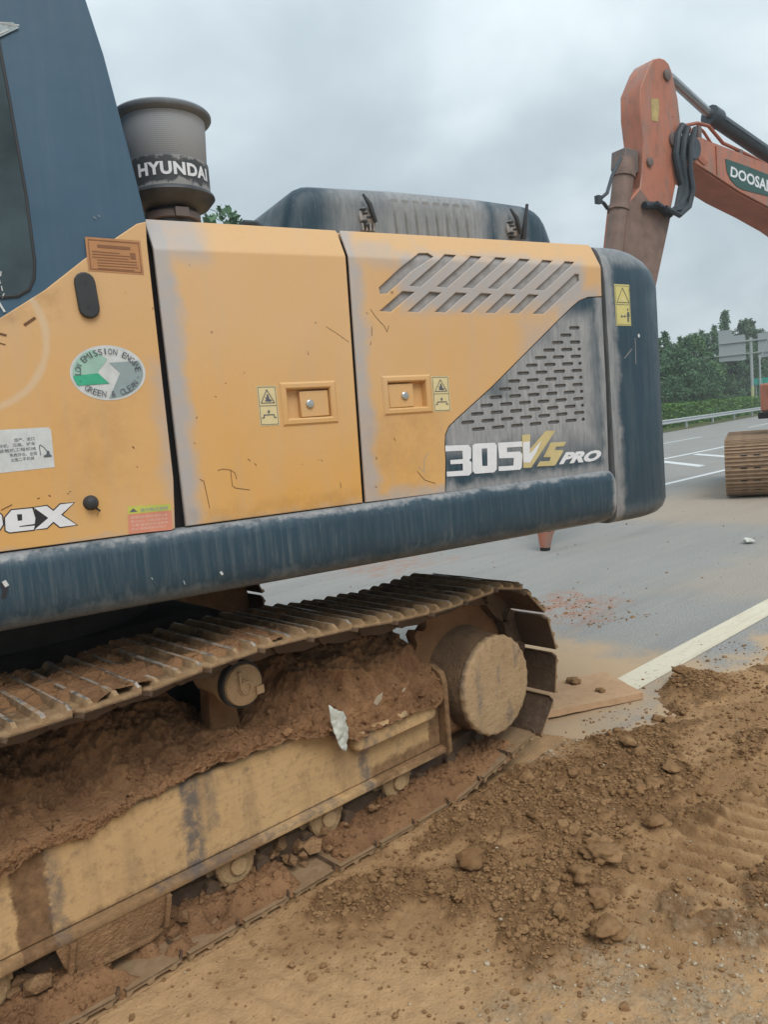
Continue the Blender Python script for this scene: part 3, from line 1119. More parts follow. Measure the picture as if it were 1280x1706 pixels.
mb = MB()
mb.lathe([(0.024, 0.0), (0.022, -0.004), (0.021, -0.006), (0.019, -0.019), (0.016, -0.025), (0.008, -0.029)], 20, 'y', (0.223, -CW, 1.551))
mb.tube([H(0.237, CW + 0.004, 1.532), H(0.244, CW + 0.02, 1.524)], 0.003, 6)
house(mb, 'rubber_plug', M['rubber'], cp)
d = Decal(CW)
for a, b, wd in (((0.0, 1.572), (-0.03, 1.560), 0.004), ((0.37, 1.715), (0.374, 1.709), 0.005), ((0.376, 1.65), (0.379, 1.647), 0.003), ((0.072, 1.582), (0.078, 1.583), 0.004), ((0.105, 1.588), (0.109, 1.585), 0.005),
                 ((0.158, 1.588), (0.162, 1.586), 0.003), ((0.165, 1.594), (0.169, 1.592), 0.003), ((0.245, 1.523), (0.236, 1.508), 0.002), ((0.0, 2.085), (0.045, 2.07), 0.010), ((0.10, 2.10), (0.13, 2.12), 0.012), ((0.02, 2.05), (0.04, 2.043), 0.005)):
    d.line([a, b], wd, 'scratch', 1)
d.build('scratch_mark', cp)

# ---- front engine door
mb = plate([(0.5135, 1.4365), (1.1875, 1.4345), (1.2065, 2.34), (1.2085, 2.436), (1.204, 2.4455), (0.512, 2.4475), (0.504, 2.438), (0.509, 2.347)], [[(0.917, 1.757), (1.092, 1.755), (1.095, 1.868), (0.919, 1.870)]], 0.02, HW, 0.005)
d1 = house(mb, 'engine_door', M['yellow_door1'], fold=FOLD)
# rear engine door: yellow sheet cut along the dark diagonal, slanted air slots
diag = [(1.562, 1.431), (1.576, 1.56), (1.5775, 1.62), (1.584, 1.66), (1.602, 1.69), (1.640, 1.716), (1.831, 1.836), (2.214, 2.102), (2.300, 2.160), (2.345, 2.187), (2.40, 2.203), (2.483, 2.207)]
slots = [[(1.338, 2.205), (1.336, 2.228), (1.435, 2.302), (1.535, 2.364), (1.578, 2.366), (1.598, 2.352), (1.49, 2.295), (1.372, 2.208)]]
for k in range(6):
    a = 1.473 + 0.1255 * k
    slots.append([(a, 2.237 - 0.0012 * k), (a + 0.049, 2.234 - 0.0012 * k), (a + 0.238, 2.3625 - 0.0018 * k), (a + 0.185, 2.3645 - 0.0018 * k)])
for k in range(6):
    a = 1.331 + 0.1245 * k
    slots.append([(a, 2.142 - 0.0015 * k), (a + 0.049, 2.139 - 0.0015 * k), (a + 0.160, 2.213 - 0.001 * k), (a + 0.107, 2.216 - 0.001 * k)])
slots.append([(2.078, 2.131), (2.138, 2.131), (2.352, 2.272), (2.352, 2.300), (2.33, 2.300)])
outer = [(1.1985, 1.4345)] + [diag[0]] + diag[1:] + [(2.4865, 2.330), (2.4855, 2.433), (2.48, 2.4445), (1.226, 2.4455), (1.2205, 2.438), (1.217, 2.34)]
mb = plate(outer, slots + [[(1.331, 1.767), (1.517, 1.765), (1.519, 1.880), (1.333, 1.882)]], 0.012, HW, 0.003)
d2 = house(mb, 'engine_door', M['yellow_door2'], fold=FOLD)
mb = MB()
mb.box(H(1.25, 1.4375, 2.10), H(2.40, 1.434, 2.385))
house(mb, 'slot_backing', M['dusty_mesh'], d2, fold=FOLD)

# dark lower corner of the rear door with its rows of slots
holes = []
line_u = lambda z: np.interp(z, [p[1] for p in diag[4:-2]], [p[0] for p in diag[4:-2]])
for k in range(14):
    zz = 1.669 + 0.0308 * k
    us = [2.308 - 0.1015 * j for j in range(9)] if k % 2 else [2.257 - 0.1015 * j for j in range(8)] + [2.330]
    for u in us:
        half = abs(u - 2.330) < 0.001
        if u < line_u(zz) + 0.060 + 0.0025 * k or (half and k == 12):
            continue
        hw_ = 0.010 if half else (0.033 if u < 2.3 else 0.031)
        r = 0.0072
        holes.append([(u + hw_ - r + r * math.cos(a), zz + r * math.sin(a)) for a in np.linspace(-PI / 2, PI / 2, 5)] +
                     [(u - hw_ + r + r * math.cos(a), zz + r * math.sin(a)) for a in np.linspace(PI / 2, 3 * PI / 2, 5)])
dv = [(p[0] + 0.0035, p[1] - 0.0035) for p in diag]
outer = [(1.566, 1.4315)] + dv[1:-1] + [(2.482, 2.2030), (2.4795, 1.80), (2.468, 1.4215)]
mb = plate(outer, holes, 0.007, HW - 0.001, 0.0015)
vp = house(mb, 'vent_panel', M['dark_vent'])
mb = MB()
mb.box(H(1.60, 1.4415, 1.64), H(2.40, 1.438, 2.10))
house(mb, 'slot_backing', M['slot_mesh'], vp)
d = Decal(HW - 0.001)
d.letters([(1.5785, 1.616), (1.690, 1.610), (1.7035, 1.597), (1.701, 1.556), (1.690, 1.5475), (1.702, 1.538), (1.6985, 1.497), (1.684, 1.4865), (1.5755, 1.493), (1.5755, 1.5125), (1.655, 1.509), (1.657, 1.537), (1.597, 1.540), (1.597, 1.557), (1.659, 1.555), (1.660, 1.589), (1.578, 1.593)], [], 'white')
d.letters([(1.712, 1.605), (1.724, 1.612), (1.824, 1.608), (1.836, 1.596), (1.8265, 1.497), (1.812, 1.486), (1.715, 1.490), (1.703, 1.502)], [[(1.757, 1.589), (1.785, 1.588), (1.780, 1.516), (1.754, 1.518)]], 'white')
d.letters([(1.842, 1.606), (1.976, 1.601), (1.974, 1.579), (1.888, 1.582), (1.887, 1.563), (1.957, 1.560), (1.9695, 1.546), (1.960, 1.492), (1.950, 1.4835), (1.836, 1.489), (1.837, 1.508), (1.916, 1.504), (1.921, 1.536), (1.843, 1.541)], [], 'white')
d.letters([(1.972, 1.628), (2.018, 1.628), (2.010, 1.565), (2.105, 1.636), (2.160, 1.632), (2.011, 1.4865), (1.968, 1.4885)], [], 'gold', 3)
d.poly([(1.975, 1.598), (2.012, 1.598), (2.0075, 1.545), (2.075, 1.596), (2.045, 1.550), (2.005, 1.508), (1.970, 1.512)], 'white', 4)
d.letters([(2.128, 1.583), (2.219, 1.580), (2.203, 1.561), (2.157, 1.5625), (2.150, 1.549), (2.193, 1.546), (2.198, 1.540), (2.150, 1.487), (2.140, 1.482), (2.042, 1.488), (2.060, 1.508), (2.114, 1.505), (2.124, 1.520), (2.082, 1.524)], [], 'gold', 3)
d.text('PRO', [(2.168, 1.484), (2.408, 1.478), (2.436, 1.526), (2.200, 1.535)], 'white', 2, bold=0.06, shear=0.15)
d.build('model_lettering', vp)


def handle(door, fr, flap, lock, flapleft):
    u0, z0, u1, z1 = fr
    g = 0.022
    mb = MB()
    for k, (ins, w) in enumerate(((0.0, 0.0), (0.004, 0.005), (0.018, 0.006), (0.023, 0.001), (0.026, -0.022))):
        pass
    loops = []
    for ins, w in ((-0.003, 0.0005), (0.004, 0.006), (0.017, 0.007), (0.022, 0.003), (0.026, -0.024)):
        loops.append([H(u0 + ins, HW + w, z0 + ins), H(u1 - ins, HW + w, z0 + ins - 0.002), H(u1 - ins, HW + w, z1 - ins), H(u0 + ins, HW + w, z1 - ins + 0.002)])
    mb.loft(loops, 0, True, False)
    mb.add(loops[-1], [(0, 1, 2, 3)])
    h = house(mb, 'latch_surround', M['yellow'], door, smooth=30)
    mb = MB()
    a, b, c, e = flap
    mb.box(H(a, HW - 0.020, b), H(c, HW - 0.003, e))
    house(mb, 'latch_flap', M['yellow'], door, bevel=0.003)
    mb = MB()
    mb.lathe([(0.0155, 0.003), (0.0155, -0.002), (0.012, -0.005), (0.004, -0.0055)], 16, 'y', (lock[0], -HW, lock[1]))
    mb.box(H(lock[0] - 0.0015, HW + 0.0056, lock[1] - 0.006), H(lock[0] + 0.0015, HW + 0.0062, lock[1] + 0.006))
    house(mb, 'key_lock', M['steel'], door)


handle(d1, (0.898, 1.744, 1.112, 1.890), (0.972, 1.768, 1.084, 1.860), (1.008, 1.814), False)
handle(d2, (1.314, 1.755, 1.529, 1.896), (1.341, 1.779, 1.452, 1.868), (1.411, 1.822), True)


def pinch_sticker(door, u0, z0, u1, z1):
    d = Decal(HW)
    W_, Hh = u1 - u0, z1 - z0
    P = lambda x, y: (u0 + W_ * x, z0 + Hh * y - 0.002 * x)
    d.rect([P(0, 0), P(1, 0), P(1, 1), P(0, 1)], 'cream', 1)
    d.line([P(.06, .03), P(.94, .03), P(.94, .97), P(.06, .97)], 0.0018, 'ink', 2, True)
    d.line([P(.06, .50), P(.94, .50)], 0.0018, 'ink', 2)
    d.line([P(.16, .57), P(.84, .57), P(.5, .90)], 0.0028, 'ink', 2, True)
    d.poly([P(.36, .61), P(.62, .60), P(.74, .63), P(.60, .67), P(.55, .78), P(.48, .79), P(.46, .70), P(.38, .72), P(.42, .66)], 'ink', 2)
    d.line([P(.14, .20), P(.24, .20), P(.24, .27), P(.76, .27), P(.76, .20), P(.86, .20)], 0.0034, 'ink', 2)
    d.poly([P(.5, .40), P(.42, .34), P(.47, .34), P(.47, .30), P(.53, .30), P(.53, .34), P(.58, .34)], 'ink', 2)
    d.build('hand_warning_sticker', door)


pinch_sticker(d1, 0.810, 1.749, 0.883, 1.887)
pinch_sticker(d2, 1.537, 1.753, 1.619, 1.891)
d = Decal(HW)
d.line([(0.642, 1.611), (0.66, 1.614), (0.687, 1.608), (0.687, 1.554), (0.697, 1.545), (0.747, 1.533)], 0.0028, 'scratch', 1)
d.line([(0.687, 1.608), (0.702, 1.595), (0.705, 1.575)], 0.0028, 'scratch', 1)
d.line([(0.577, 1.588), (0.590, 1.580), (0.600, 1.487)], 0.0030, 'scratch', 1)
d.line([(1.100, 2.086), (1.140, 2.062), (1.187, 2.030)], 0.002, 'scratch', 1)
for a, b in (((0.587, 1.79), (0.592, 1.795)), ((0.572, 1.71), (0.576, 1.707)), ((0.66, 1.86), (0.664, 1.857)), ((0.70, 1.90), (0.704, 1.902)), ((1.03, 1.61), (1.035, 1.606)), ((1.10, 1.52), (1.10, 1.50)), ((0.752, 1.64), (0.762, 1.632)), ((0.775, 1.622), (0.781, 1.615))):
    d.line([a, b], 0.0032, 'scratch', 1)
d.build('scratch_mark', d1)
d = Decal(HW)
d.line([(1.290, 2.149), (1.310, 2.12), (1.344, 2.085), (1.353, 2.065), (1.364, 2.088)], 0.0028, 'scratch', 1)
d.line([(1.289, 2.084), (1.286, 2.052)], 0.0035, 'scratch', 1)
d.line([(1.280, 2.028), (1.277, 2.017)], 0.0035, 'scratch', 1)
d.line([(1.438, 1.528), (1.470, 1.490), (1.518, 1.472)], 0.0032, 'scratch', 1)
d.line([(1.445, 1.545), (1.47, 1.52), (1.475, 1.57), (1.50, 1.60)], 0.0016, 'grey', 1)
for a, b in (((1.245, 1.49), (1.252, 1.485)), ((1.345, 1.665), (1.35, 1.655)), ((1.26, 1.60), (1.262, 1.59))):
    d.line([a, b], 0.004, 'scratch', 1)
d.build('scratch_mark', d2)

# ---- counterweight at the tail
ou, R0 = 3.06, 0.36


def cw_loop(z, su, sw):
    pts = []
    w = HW + 0.004 - sw
    ue = ou - su
    r = max(0.06, R0 - 0.4 * su)
    u0 = 2.502
    half = [(u0, w), (u0 + 0.012, w + 0.0), (2.58, w)]
    for a in np.linspace(PI / 2, 0, 9):
        half.append((ue - r + r * math.cos(a), w - r + r * math.sin(a)))
    half += [(ue + 0.04, 0.6), (ue + 0.06, 0.0)]
    full = half + [(p[0], -p[1]) for p in half[:-1]][::-1]
    return [H(p[0], p[1], z) for p in full]


mb = MB()
mb.loft([cw_loop(*a) for a in ((1.176, 0.13, 0.07), (1.180, 0.09, 0.045), (1.192, 0.05, 0.022), (1.215, 0.02, 0.006), (1.25, 0.0, 0.0), (1.6, 0.0, 0.0), (2.0, 0.0, 0.0), (2.27, 0.0, 0.0),
                               (2.335, 0.025, 0.008), (2.382, 0.075, 0.022), (2.415, 0.14, 0.040), (2.433, 0.20, 0.060), (2.440, 0.26, 0.085))])
cwt = house(mb, 'counterweight', M['dark_cw'], smooth=60)
d = Decal(HW + 0.004)
P = lambda x, y: (2.5580 + 0.096 * x, 2.077 + 0.184 * y)
d.rect([P(0, 0), P(1, -.01), P(1, .99), P(0, 1)], 'warn_yellow', 1)
d.line([P(.05, .03), P(.95, .02), P(.95, .95), P(.05, .96)], 0.0015, 'ink', 2, True)
d.line([P(.06, .51), P(.95, .50)], 0.002, 'ink', 2)
d.line([P(.12, .56), P(.93, .55), P(.53, .91)], 0.003, 'ink', 2, True)
d.poly([P(.44, .58), P(.62, .58), P(.60, .66), P(.54, .70), P(.47, .66)], 'cream', 2)
d.poly([P(.77, .36), P(.85, .36), P(.85, .41), P(.77, .41)], 'ink', 2)
d.poly([P(.72, .22), P(.77, .33), P(.88, .33), P(.92, .21), P(.86, .22), P(.86, .08), P(.82, .08), P(.81, .18), P(.79, .08), P(.75, .08), P(.76, .22)], 'ink', 2)
d.line([P(.36, .22), P(.64, .22)], 0.0028, 'ink', 2)
d.poly([P(.32, .22), P(.42, .26), P(.42, .18)], 'ink', 2)
d.poly([P(.68, .22), P(.58, .26), P(.58, .18)], 'ink', 2)
d.build('swing_warning_sticker', cwt)
d = Decal(HW + 0.004)
d.line([(2.675, 2.02), (2.672, 1.90)], 0.003, 'dusty_mesh', 1)
d.line([(2.60, 1.93), (2.65, 1.97)], 0.004, 'dusty_mesh', 1)
d.poly([(2.70 + 0.007 * math.cos(k), 2.03 + 0.009 * math.sin(k)) for k in np.linspace(0, 5.5, 8)], 'stk_white', 1)
d.poly([(2.655 + 0.006 * math.cos(k), 2.235 + 0.008 * math.sin(k)) for k in np.linspace(0, 5.5, 8)], 'hollow', 1)
d.build('paint_chip', cwt)

# ---- raised engine cover on the hood
mb = MB()
pc = [(1.10, 2.415), (1.178, 2.66), (1.205, 2.690), (1.66, 2.702), (2.08, 2.700), (2.40, 2.686), (2.452, 2.665), (2.552, 2.415)]


def fillet(pts, rad, n=6):
    out = []
    for i_, p in enumerate(pts):
        r_ = rad[i_]
        if not r_:
            out.append(p)
            continue
        a, b, c = Vector(pts[i_ - 1]), Vector(p), Vector(pts[(i_ + 1) % len(pts)])
        d1_, d2_ = (a - b).normalized(), (c - b).normalized()
        for t in np.linspace(0, 1, n):
            q0, q1 = b + d1_ * r_ * (1 - t), b + d2_ * r_ * t
            out.append(tuple(q0 * (1 - t) + q1 * t))
    return out


pc = fillet([(1.10, 2.415), (1.188, 2.708), (1.66, 2.721), (2.08, 2.719), (2.50, 2.700), (2.60, 2.415)], [0, 0.085, 0, 0, 0.11, 0])


def cov_loop(w, ins):
    out = []
    for u, z in pc:
        k = min(1.0, max(0.0, (z - 2.415) / 0.05))
        uu = u + (ins if u < 1.5 else (-ins if u > 2.3 else 0)) * 0.8
        out.append(H(uu, w, z - ins * k))
    return out


mb.loft([cov_loop(*a) for a in ((1.100, 0.085), (1.098, 0.062), (1.090, 0.036), (1.075, 0.015), (1.05, 0.003), (1.02, 0.0), (0.2, 0.0), (0.14, 0.02), (0.12, 0.06))])
cov = house(mb, 'engine_cover', M['dark_cover'], smooth=60)
for k in range(8):
    mb = MB()
    u = 1.655 + 0.054 * k
    prof = []
    for zz, out in ((2.44, 0.004), (2.47, 0.013), (2.60, 0.013), (2.64, 0.009), (2.672, -0.006)):
        prof.append([H(u - 0.017 - 0.05 * (zz - 2.47) + 0.01, 1.098, zz), H(u - 0.010 - 0.05 * (zz - 2.47) + 0.01, 1.098 + out, zz), H(u + 0.008 - 0.05 * (zz - 2.47) + 0.01, 1.098 + out, zz), H(u + 0.015 - 0.05 * (zz - 2.47) + 0.01, 1.098, zz)])
    mb.loft(prof)
    house(mb, 'cover_rib', M['cover_rib'], cov, smooth=50)
for u, zz, big in ((1.51, 2.59, False), (2.29, 2.58, True)):
    mb = MB()
    rr = random.Random(4)
    mb.lathe([(0.042, 0.0), (0.040, -0.012), (0.028, -0.016), (0.02, -0.022), (0.008, -0.022)], 14, 'y', (u, -1.10, zz), 0)
    for k in range(5):
        a = rr.uniform(-0.03, 0.03)
        mb.box(H(u + a - 0.008, 1.10, zz - 0.045 + 0.016 * k), H(u + a + 0.014, 1.125, zz - 0.036 + 0.016 * k), 1)
    mb.tube([H(u - 0.02, 1.12, zz + 0.085), H(u + 0.0, 1.135, zz + 0.04), H(u + 0.025, 1.13, zz - 0.03)], [0.006, 0.012, 0.009], 6, 1)
    if big:
        mb.tube([H(u + 0.045, 1.12, zz - 0.05), H(u + 0.05, 1.135, zz + 0.02), H(u + 0.065, 1.14, zz + 0.105)], [0.016, 0.011, 0.008], 6, 1)
    else:
        for k in range(4):
            mb.box(H(u - 0.035 + 0.018 * k, 1.10, zz - 0.062), H(u - 0.026 + 0.018 * k, 1.118, zz - 0.03 + 0.01 * (k % 2)), 0)
    house(mb, 'cover_latch', [M['dusty_mesh'], M['rubber']], cov, smooth=40, bevel=0.002)
mb = MB()
mb.tube([H(0.90, 1.05, 2.45), H(0.925, 1.08, 2.50), H(0.965, 1.1, 2.535), H(1.01, 1.1, 2.535), H(1.06, 1.1, 2.505), H(1.10, 1.08, 2.45)], 0.013, 8)
house(mb, 'hood_hose', M['hose'])

# ---- air pre-cleaner on its neck
PU, PW = 0.715, 1.0
mb = MB()
mb.lathe([(0.145, 0.112), (0.149, 0.115), (0.158, 0.272), (0.154, 0.274)], 64)
pr = mb.build('air_precleaner', M['perf'], EX, 50)
ca, sa = math.cos(HR[2]), math.sin(HR[2])


def hworld(u, w, z):
    return (u * ca + w * sa, u * sa - w * ca, z)


pr.location = hworld(PU, PW, 2.635)
pr.rotation_euler = HR
mb = MB()
mb.lathe([(0.150, 0.268), (0.163, 0.270), (0.178, 0.276), (0.183, 0.283), (0.183, 0.292), (0.177, 0.299), (0.11, 0.311), (0.001, 0.314)], 64)
mb.build('rain_cap', M['precl_grey'], pr, 40)
mb = MB()
mb.lathe([(0.150, 0.006), (0.1535, 0.008), (0.1545, 0.112), (0.150, 0.115)], 64)
mb.build('name_band', M['band'], pr, 40)
mb = MB()
mb.lathe([(0.156, 0.010), (0.166, 0.003), (0.168, -0.006), (0.163, -0.012), (0.142, -0.036), (0.120, -0.046), (0.100, -0.049), (0.094, -0.054), (0.092, -0.2), (0.02, -0.2)], 48)
mb.build('intake_bowl', M['precl'], pr, 40)
mb = MB()
mb.lathe([(0.102, -0.062), (0.106, -0.064), (0.106, -0.088), (0.102, -0.090)], 40)
mb.box((-0.02, -0.12, -0.092), (0.03, -0.102, -0.06))
mb.build('hose_clamp', M['grime'], pr, 40)
mb = MB()
vs, fs, _ = text2d('HYUNDAI', 0.045, 0.0, 1.10)
A0, A1 = R(147), R(41)
vs3 = []
for x, y in vs:
    a = A0 + (A1 - A0) * x
    r = 0.1560
    vs3.append((r * math.cos(a), -r * math.sin(a), 0.042 + 0.046 * y))
mb.add(vs3, fs)
mb.build('brand_lettering', M['white'], pr, 0)

# ================================================================ undercarriage


def T(x, y, z):
    return (x - RX, y - RY, z)


SX, SZ, SR, IX = 2.765, 0.484, 0.428, -1.29   # sprocket centre, shoe-plate radius, idler
Y0, Y1 = 2.28, 2.88


def track_path():
    pts = []
    for x in np.linspace(IX, SX - 0.35, 60):
        pts.append((x, 0.050))
    for a in np.linspace(-PI / 2 + 0.75, PI / 2, 50):
        pts.append((SX + SR * math.cos(a), SZ + SR * math.sin(a)))
    for x in np.linspace(SX, IX, 90)[1:]:
        t = (SX - x) / (SX - IX)
        sag = 0.018 * math.sin(PI * min(1, t / 0.31)) if t < 0.31 else 0.010 * math.sin(PI * (t - 0.31) / 0.69)
        rise = 0.038 * sstep(2.55, 1.85, x) + 0.020 * math.exp(-((x - 1.52) / 0.35) ** 2)
        pts.append((x, SZ + SR - sag + rise))
    z1 = pts[-1][1]
    zc, rr = (z1 + 0.05) / 2, (z1 - 0.05) / 2
    for a in np.linspace(PI / 2, 3 * PI / 2, 40)[1:-1]:
        pts.append((IX + rr * math.cos(a), zc + rr * math.sin(a)))
    return np.array(pts)


pth = track_path()
cl_ = np.vstack([pth, pth[:1]])
seg = np.hypot(*np.diff(cl_, axis=0).T)
cum = np.concatenate([[0], np.cumsum(seg)])
NSH = int(round(cum[-1] / 0.2165))
PITCH = cum[-1] / NSH


def at_path(s):
    s = s % cum[-1]
    x = np.interp(s, cum, cl_[:, 0])
    z = np.interp(s, cum, cl_[:, 1])
    e = 0.05
    x2, z2 = np.interp((s + e) % cum[-1], cum, cl_[:, 0]), np.interp((s + e) % cum[-1], cum, cl_[:, 1])
    x1, z1 = np.interp((s - e) % cum[-1], cum, cl_[:, 0]), np.interp((s - e) % cum[-1], cum, cl_[:, 1])
    return x, z, math.atan2(z2 - z1, x2 - x1)


# one track shoe: x along the track, y across, z outwards is negative (travel direction keeps the outside on the right)
def shoe_mesh(seed):
    rr = random.Random(seed)
    prof = [(-0.098, 0.0), (-0.101, 0.030), (-0.096, 0.040), (-0.088, 0.040), (-0.078, 0.013), (-0.034, 0.012), (-0.026, 0.036), (-0.012, 0.036), (-0.004, 0.012),
            (0.046, 0.012), (0.054, 0.036), (0.067, 0.036), (0.075, 0.012), (0.094, 0.011), (0.102, 0.006), (0.107, -0.010), (0.101, -0.015), (0.094, -0.003), (0.088, 0.0)]
    ys = [0.0, 0.02, 0.1, 0.22, 0.38, 0.5, 0.58, 0.6]
    mb = MB()
    loops = []
    for i, y in enumerate(ys):
        end = i in (0, len(ys) - 1)
        l = []
        for x, z in prof:
            zz = z
            if z > 0.03:
                zz = z * (0.70 if end else 1.0) - rr.uniform(0, 0.004)
            xx = x
            if end and x > 0.09:
                xx = x - 0.012
            l.append((xx, y - 0.3, -zz))
        loops.append(l)
    mb.loft(loops, 0)
    n = len(prof)
    # worn outer edges of the three grousers
    for f in range(len(mb.f)):
        vs = [mb.v[i] for i in mb.f[f]]
        if len(vs) == 4 and all(v[2] < -0.024 for v in vs):
            mb.m[f] = 1
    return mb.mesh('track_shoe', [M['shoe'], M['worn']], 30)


SHOES = [shoe_mesh(k) for k in range(4)]


def make_track(name, y0, phase, special):
    mb = MB()
    for k in range(NSH):
        x, z, a = at_path(phase + k * PITCH)
        c, s = math.cos(a), math.sin(a)
        # two link plates per shoe, on the inside
        for yy in (y0 + 0.21, y0 + 0.33):
            pl = [(-0.10, 0.0), (0.10, 0.0), (0.115, 0.03), (0.10, 0.085), (-0.02, 0.098), (-0.10, 0.085), (-0.115, 0.04)]
            mb.extrude([(x + c * px - s * pz - RX, z + s * px + c * pz) for px, pz in pl], 'y', yy - RY, yy + 0.05 - RY)
        mb.tube([T(x + c * 0.108 - s * 0.05, y0 + 0.18, z + s * 0.108 + c * 0.05), T(x + c * 0.108 - s * 0.05, y0 + 0.42, z + s * 0.108 + c * 0.05)], 0.032, 10)
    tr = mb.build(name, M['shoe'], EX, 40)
    for k in range(NSH):
        x, z, a = at_path(phase + k * PITCH)
        o = bpy.data.objects.new('track_shoe', SHOES[(k * 7) % 4])
        COL.objects.link(o)
        o.parent = tr
        o.location = T(x, (y0 + 0.3), z)
        o.rotation_euler = (0, -a + R(1.2 * math.sin(k * 2.3)), 0)
    return tr


trk = make_track('crawler_track', Y0, 0.07, True)
trk2 = make_track('crawler_track', 4.88, 0.11, False)

# car body and slewing ring between the tracks
mb = MB()
mb.loft([[T(x0, y0, z) for x0, y0 in ((0.1, 3.0), (2.1, 3.0), (2.1, 4.76), (0.1, 4.76))] for z in (0.45, 0.80)] + [[T(x0, y0, 0.95) for x0, y0 in ((0.4, 3.2), (1.8, 3.2), (1.8, 4.56), (0.4, 4.56))]])
for ya, yb in ((2.7, 3.1), (4.6, 5.0)):
    mb.box(T(0.15, ya, 0.42), T(0.65, yb, 0.70))
    mb.box(T(1.5, ya, 0.42), T(2.0, yb, 0.70))
mb.build('car_body', M['body_under'], EX, bevel=0.02)
mb = MB()
mb.lathe([(0.62, 0.95), (0.66, 0.95), (0.66, 1.08), (0.72, 1.09), (0.72, 1.21), (0.5, 1.21)], 48)
mb.build('slewing_ring', M['body_under'], EX)


def track_frame(y_out, sgn):
    """side frame of one crawler: dusty box with a sloping top, lip along the bottom edge"""
    Y = lambda d: y_out + sgn * d
    mb = MB()
    prof = [(Y(0.0), 0.242), (Y(0.0), 0.535), (Y(0.012), 0.548), (Y(0.10), 0.552), (Y(0.32), 0.56), (Y(0.32), 0.242)]
    mb.extrude([(p[0] - RY, p[1]) for p in prof], 'x', -1.05 - RX, 2.475 - RX)
    fr = mb.build('track_frame', M['frame'], EX, 30, bevel=0.006)
    mb = MB()
    mb.extrude([(p[0] - RY, p[1]) for p in ((Y(-0.030), 0.212), (Y(-0.033), 0.220), (Y(-0.030), 0.234), (Y(-0.002), 0.240), (Y(0.10), 0.240), (Y(0.10), 0.212))], 'x', -1.06 - RX, 2.50 - RX)
    mb.build('frame_lip', M['frame'], fr, 40)
    return fr


FY = 2.43
fr1 = track_frame(FY, 1)
fr2 = track_frame(4.88 + 0.3 - (FY - 2.58) + 0.0, -1)

# end bracket with its upright plate and step
mb = MB()
out = [(FY - 0.045, 0.205), (FY - 0.045, 0.54), (FY - 0.03, 0.585), (FY + 0.02, 0.61), (FY + 0.30, 0.62), (FY + 0.30, 0.205)]
mb.extrude([(a - RY, b) for a, b in out], 'x', 2.476 - RX, 2.505 - RX)
mb.build('end_plate', M['frame'], fr1, 30, bevel=0.006)
mb = MB()
st = [(1.925, 0.425), (1.94, 0.405), (1.98, 0.398), (2.36, 0.400), (2.40, 0.405), (2.41, 0.425), (2.405, 0.50), (1.96, 0.475), (1.93, 0.455)]
mb.extrude([(a - RX, b) for a, b in st], 'y', FY - 0.055 - RY, FY - 0.002 - RY)
mb.build('step_bracket', M['frame'], fr1, 30, bevel=0.012)
mb = MB()
mb.box(T(2.506, FY + 0.02, 0.24), T(2.80, FY + 0.26, 0.50))
mb.build('sprocket_support', M['mud'], fr1, bevel=0.03)

# carrier roller between frame and upper run
mb = MB()
cy = 2.455
pr_ = [(0.001, cy - 0.004), (0.060, cy - 0.004), (0.066, cy), (0.076, cy + 0.004), (0.079, cy + 0.012), (0.079, cy + 0.05), (0.086, cy + 0.055), (0.086, cy + 0.085), (0.070, cy + 0.09), (0.070, cy + 0.26), (0.03, cy + 0.27)]
mb.lathe([(r, y) for r, y in pr_], 32, 'y', (0, 0, 0))
CXR, CZR = 1.492, 0.805
mb.v = [(a + CXR - RX, b - RY, c + CZR) for a, b, c in mb.v]
cr = mb.build('carrier_roller', [M['drive_face']], fr1, 40)
mb = MB()
mb.lathe([(0.026, -0.0), (0.026, -0.014), (0.018, -0.017), (0.018, -0.010), (0.004, -0.010)], 6, 'y', T(CXR - 0.005, cy - 0.004, CZR - 0.004))
mb.lathe([(0.030, 0.0), (0.030, -0.006), (0.02, -0.006)], 16, 'y', T(CXR - 0.005, cy - 0.004, CZR - 0.004))
mb.box(T(CXR - 0.030, cy - 0.016, CZR - 0.01), T(CXR - 0.022, cy - 0.003, CZR + 0.058))
mb.box(T(CXR + 0.040, cy - 0.014, CZR - 0.045), T(CXR + 0.072, cy - 0.002, CZR - 0.015))
mb.build('roller_bolt', M['drive_face'], cr, 30)
mb = MB()
mb.lathe([(0.077, cy + 0.016), (0.088, cy + 0.018), (0.088, cy + 0.05), (0.077, cy + 0.052)], 32, 'y')
mb.v = [(a + CXR - RX, b - RY, c + CZR) for a, b, c in mb.v]
mb.build('seal_ring', M['body_under'], cr, 40)
mb = MB()
mb.loft([[T(1.42, y, 0.58), T(1.56, y, 0.58), T(1.54, y, 0.80), T(1.44, y, 0.80)] for y in (cy + 0.17, cy + 0.25)])
mb.build('roller_stand', M['mud'], cr, bevel=0.01)

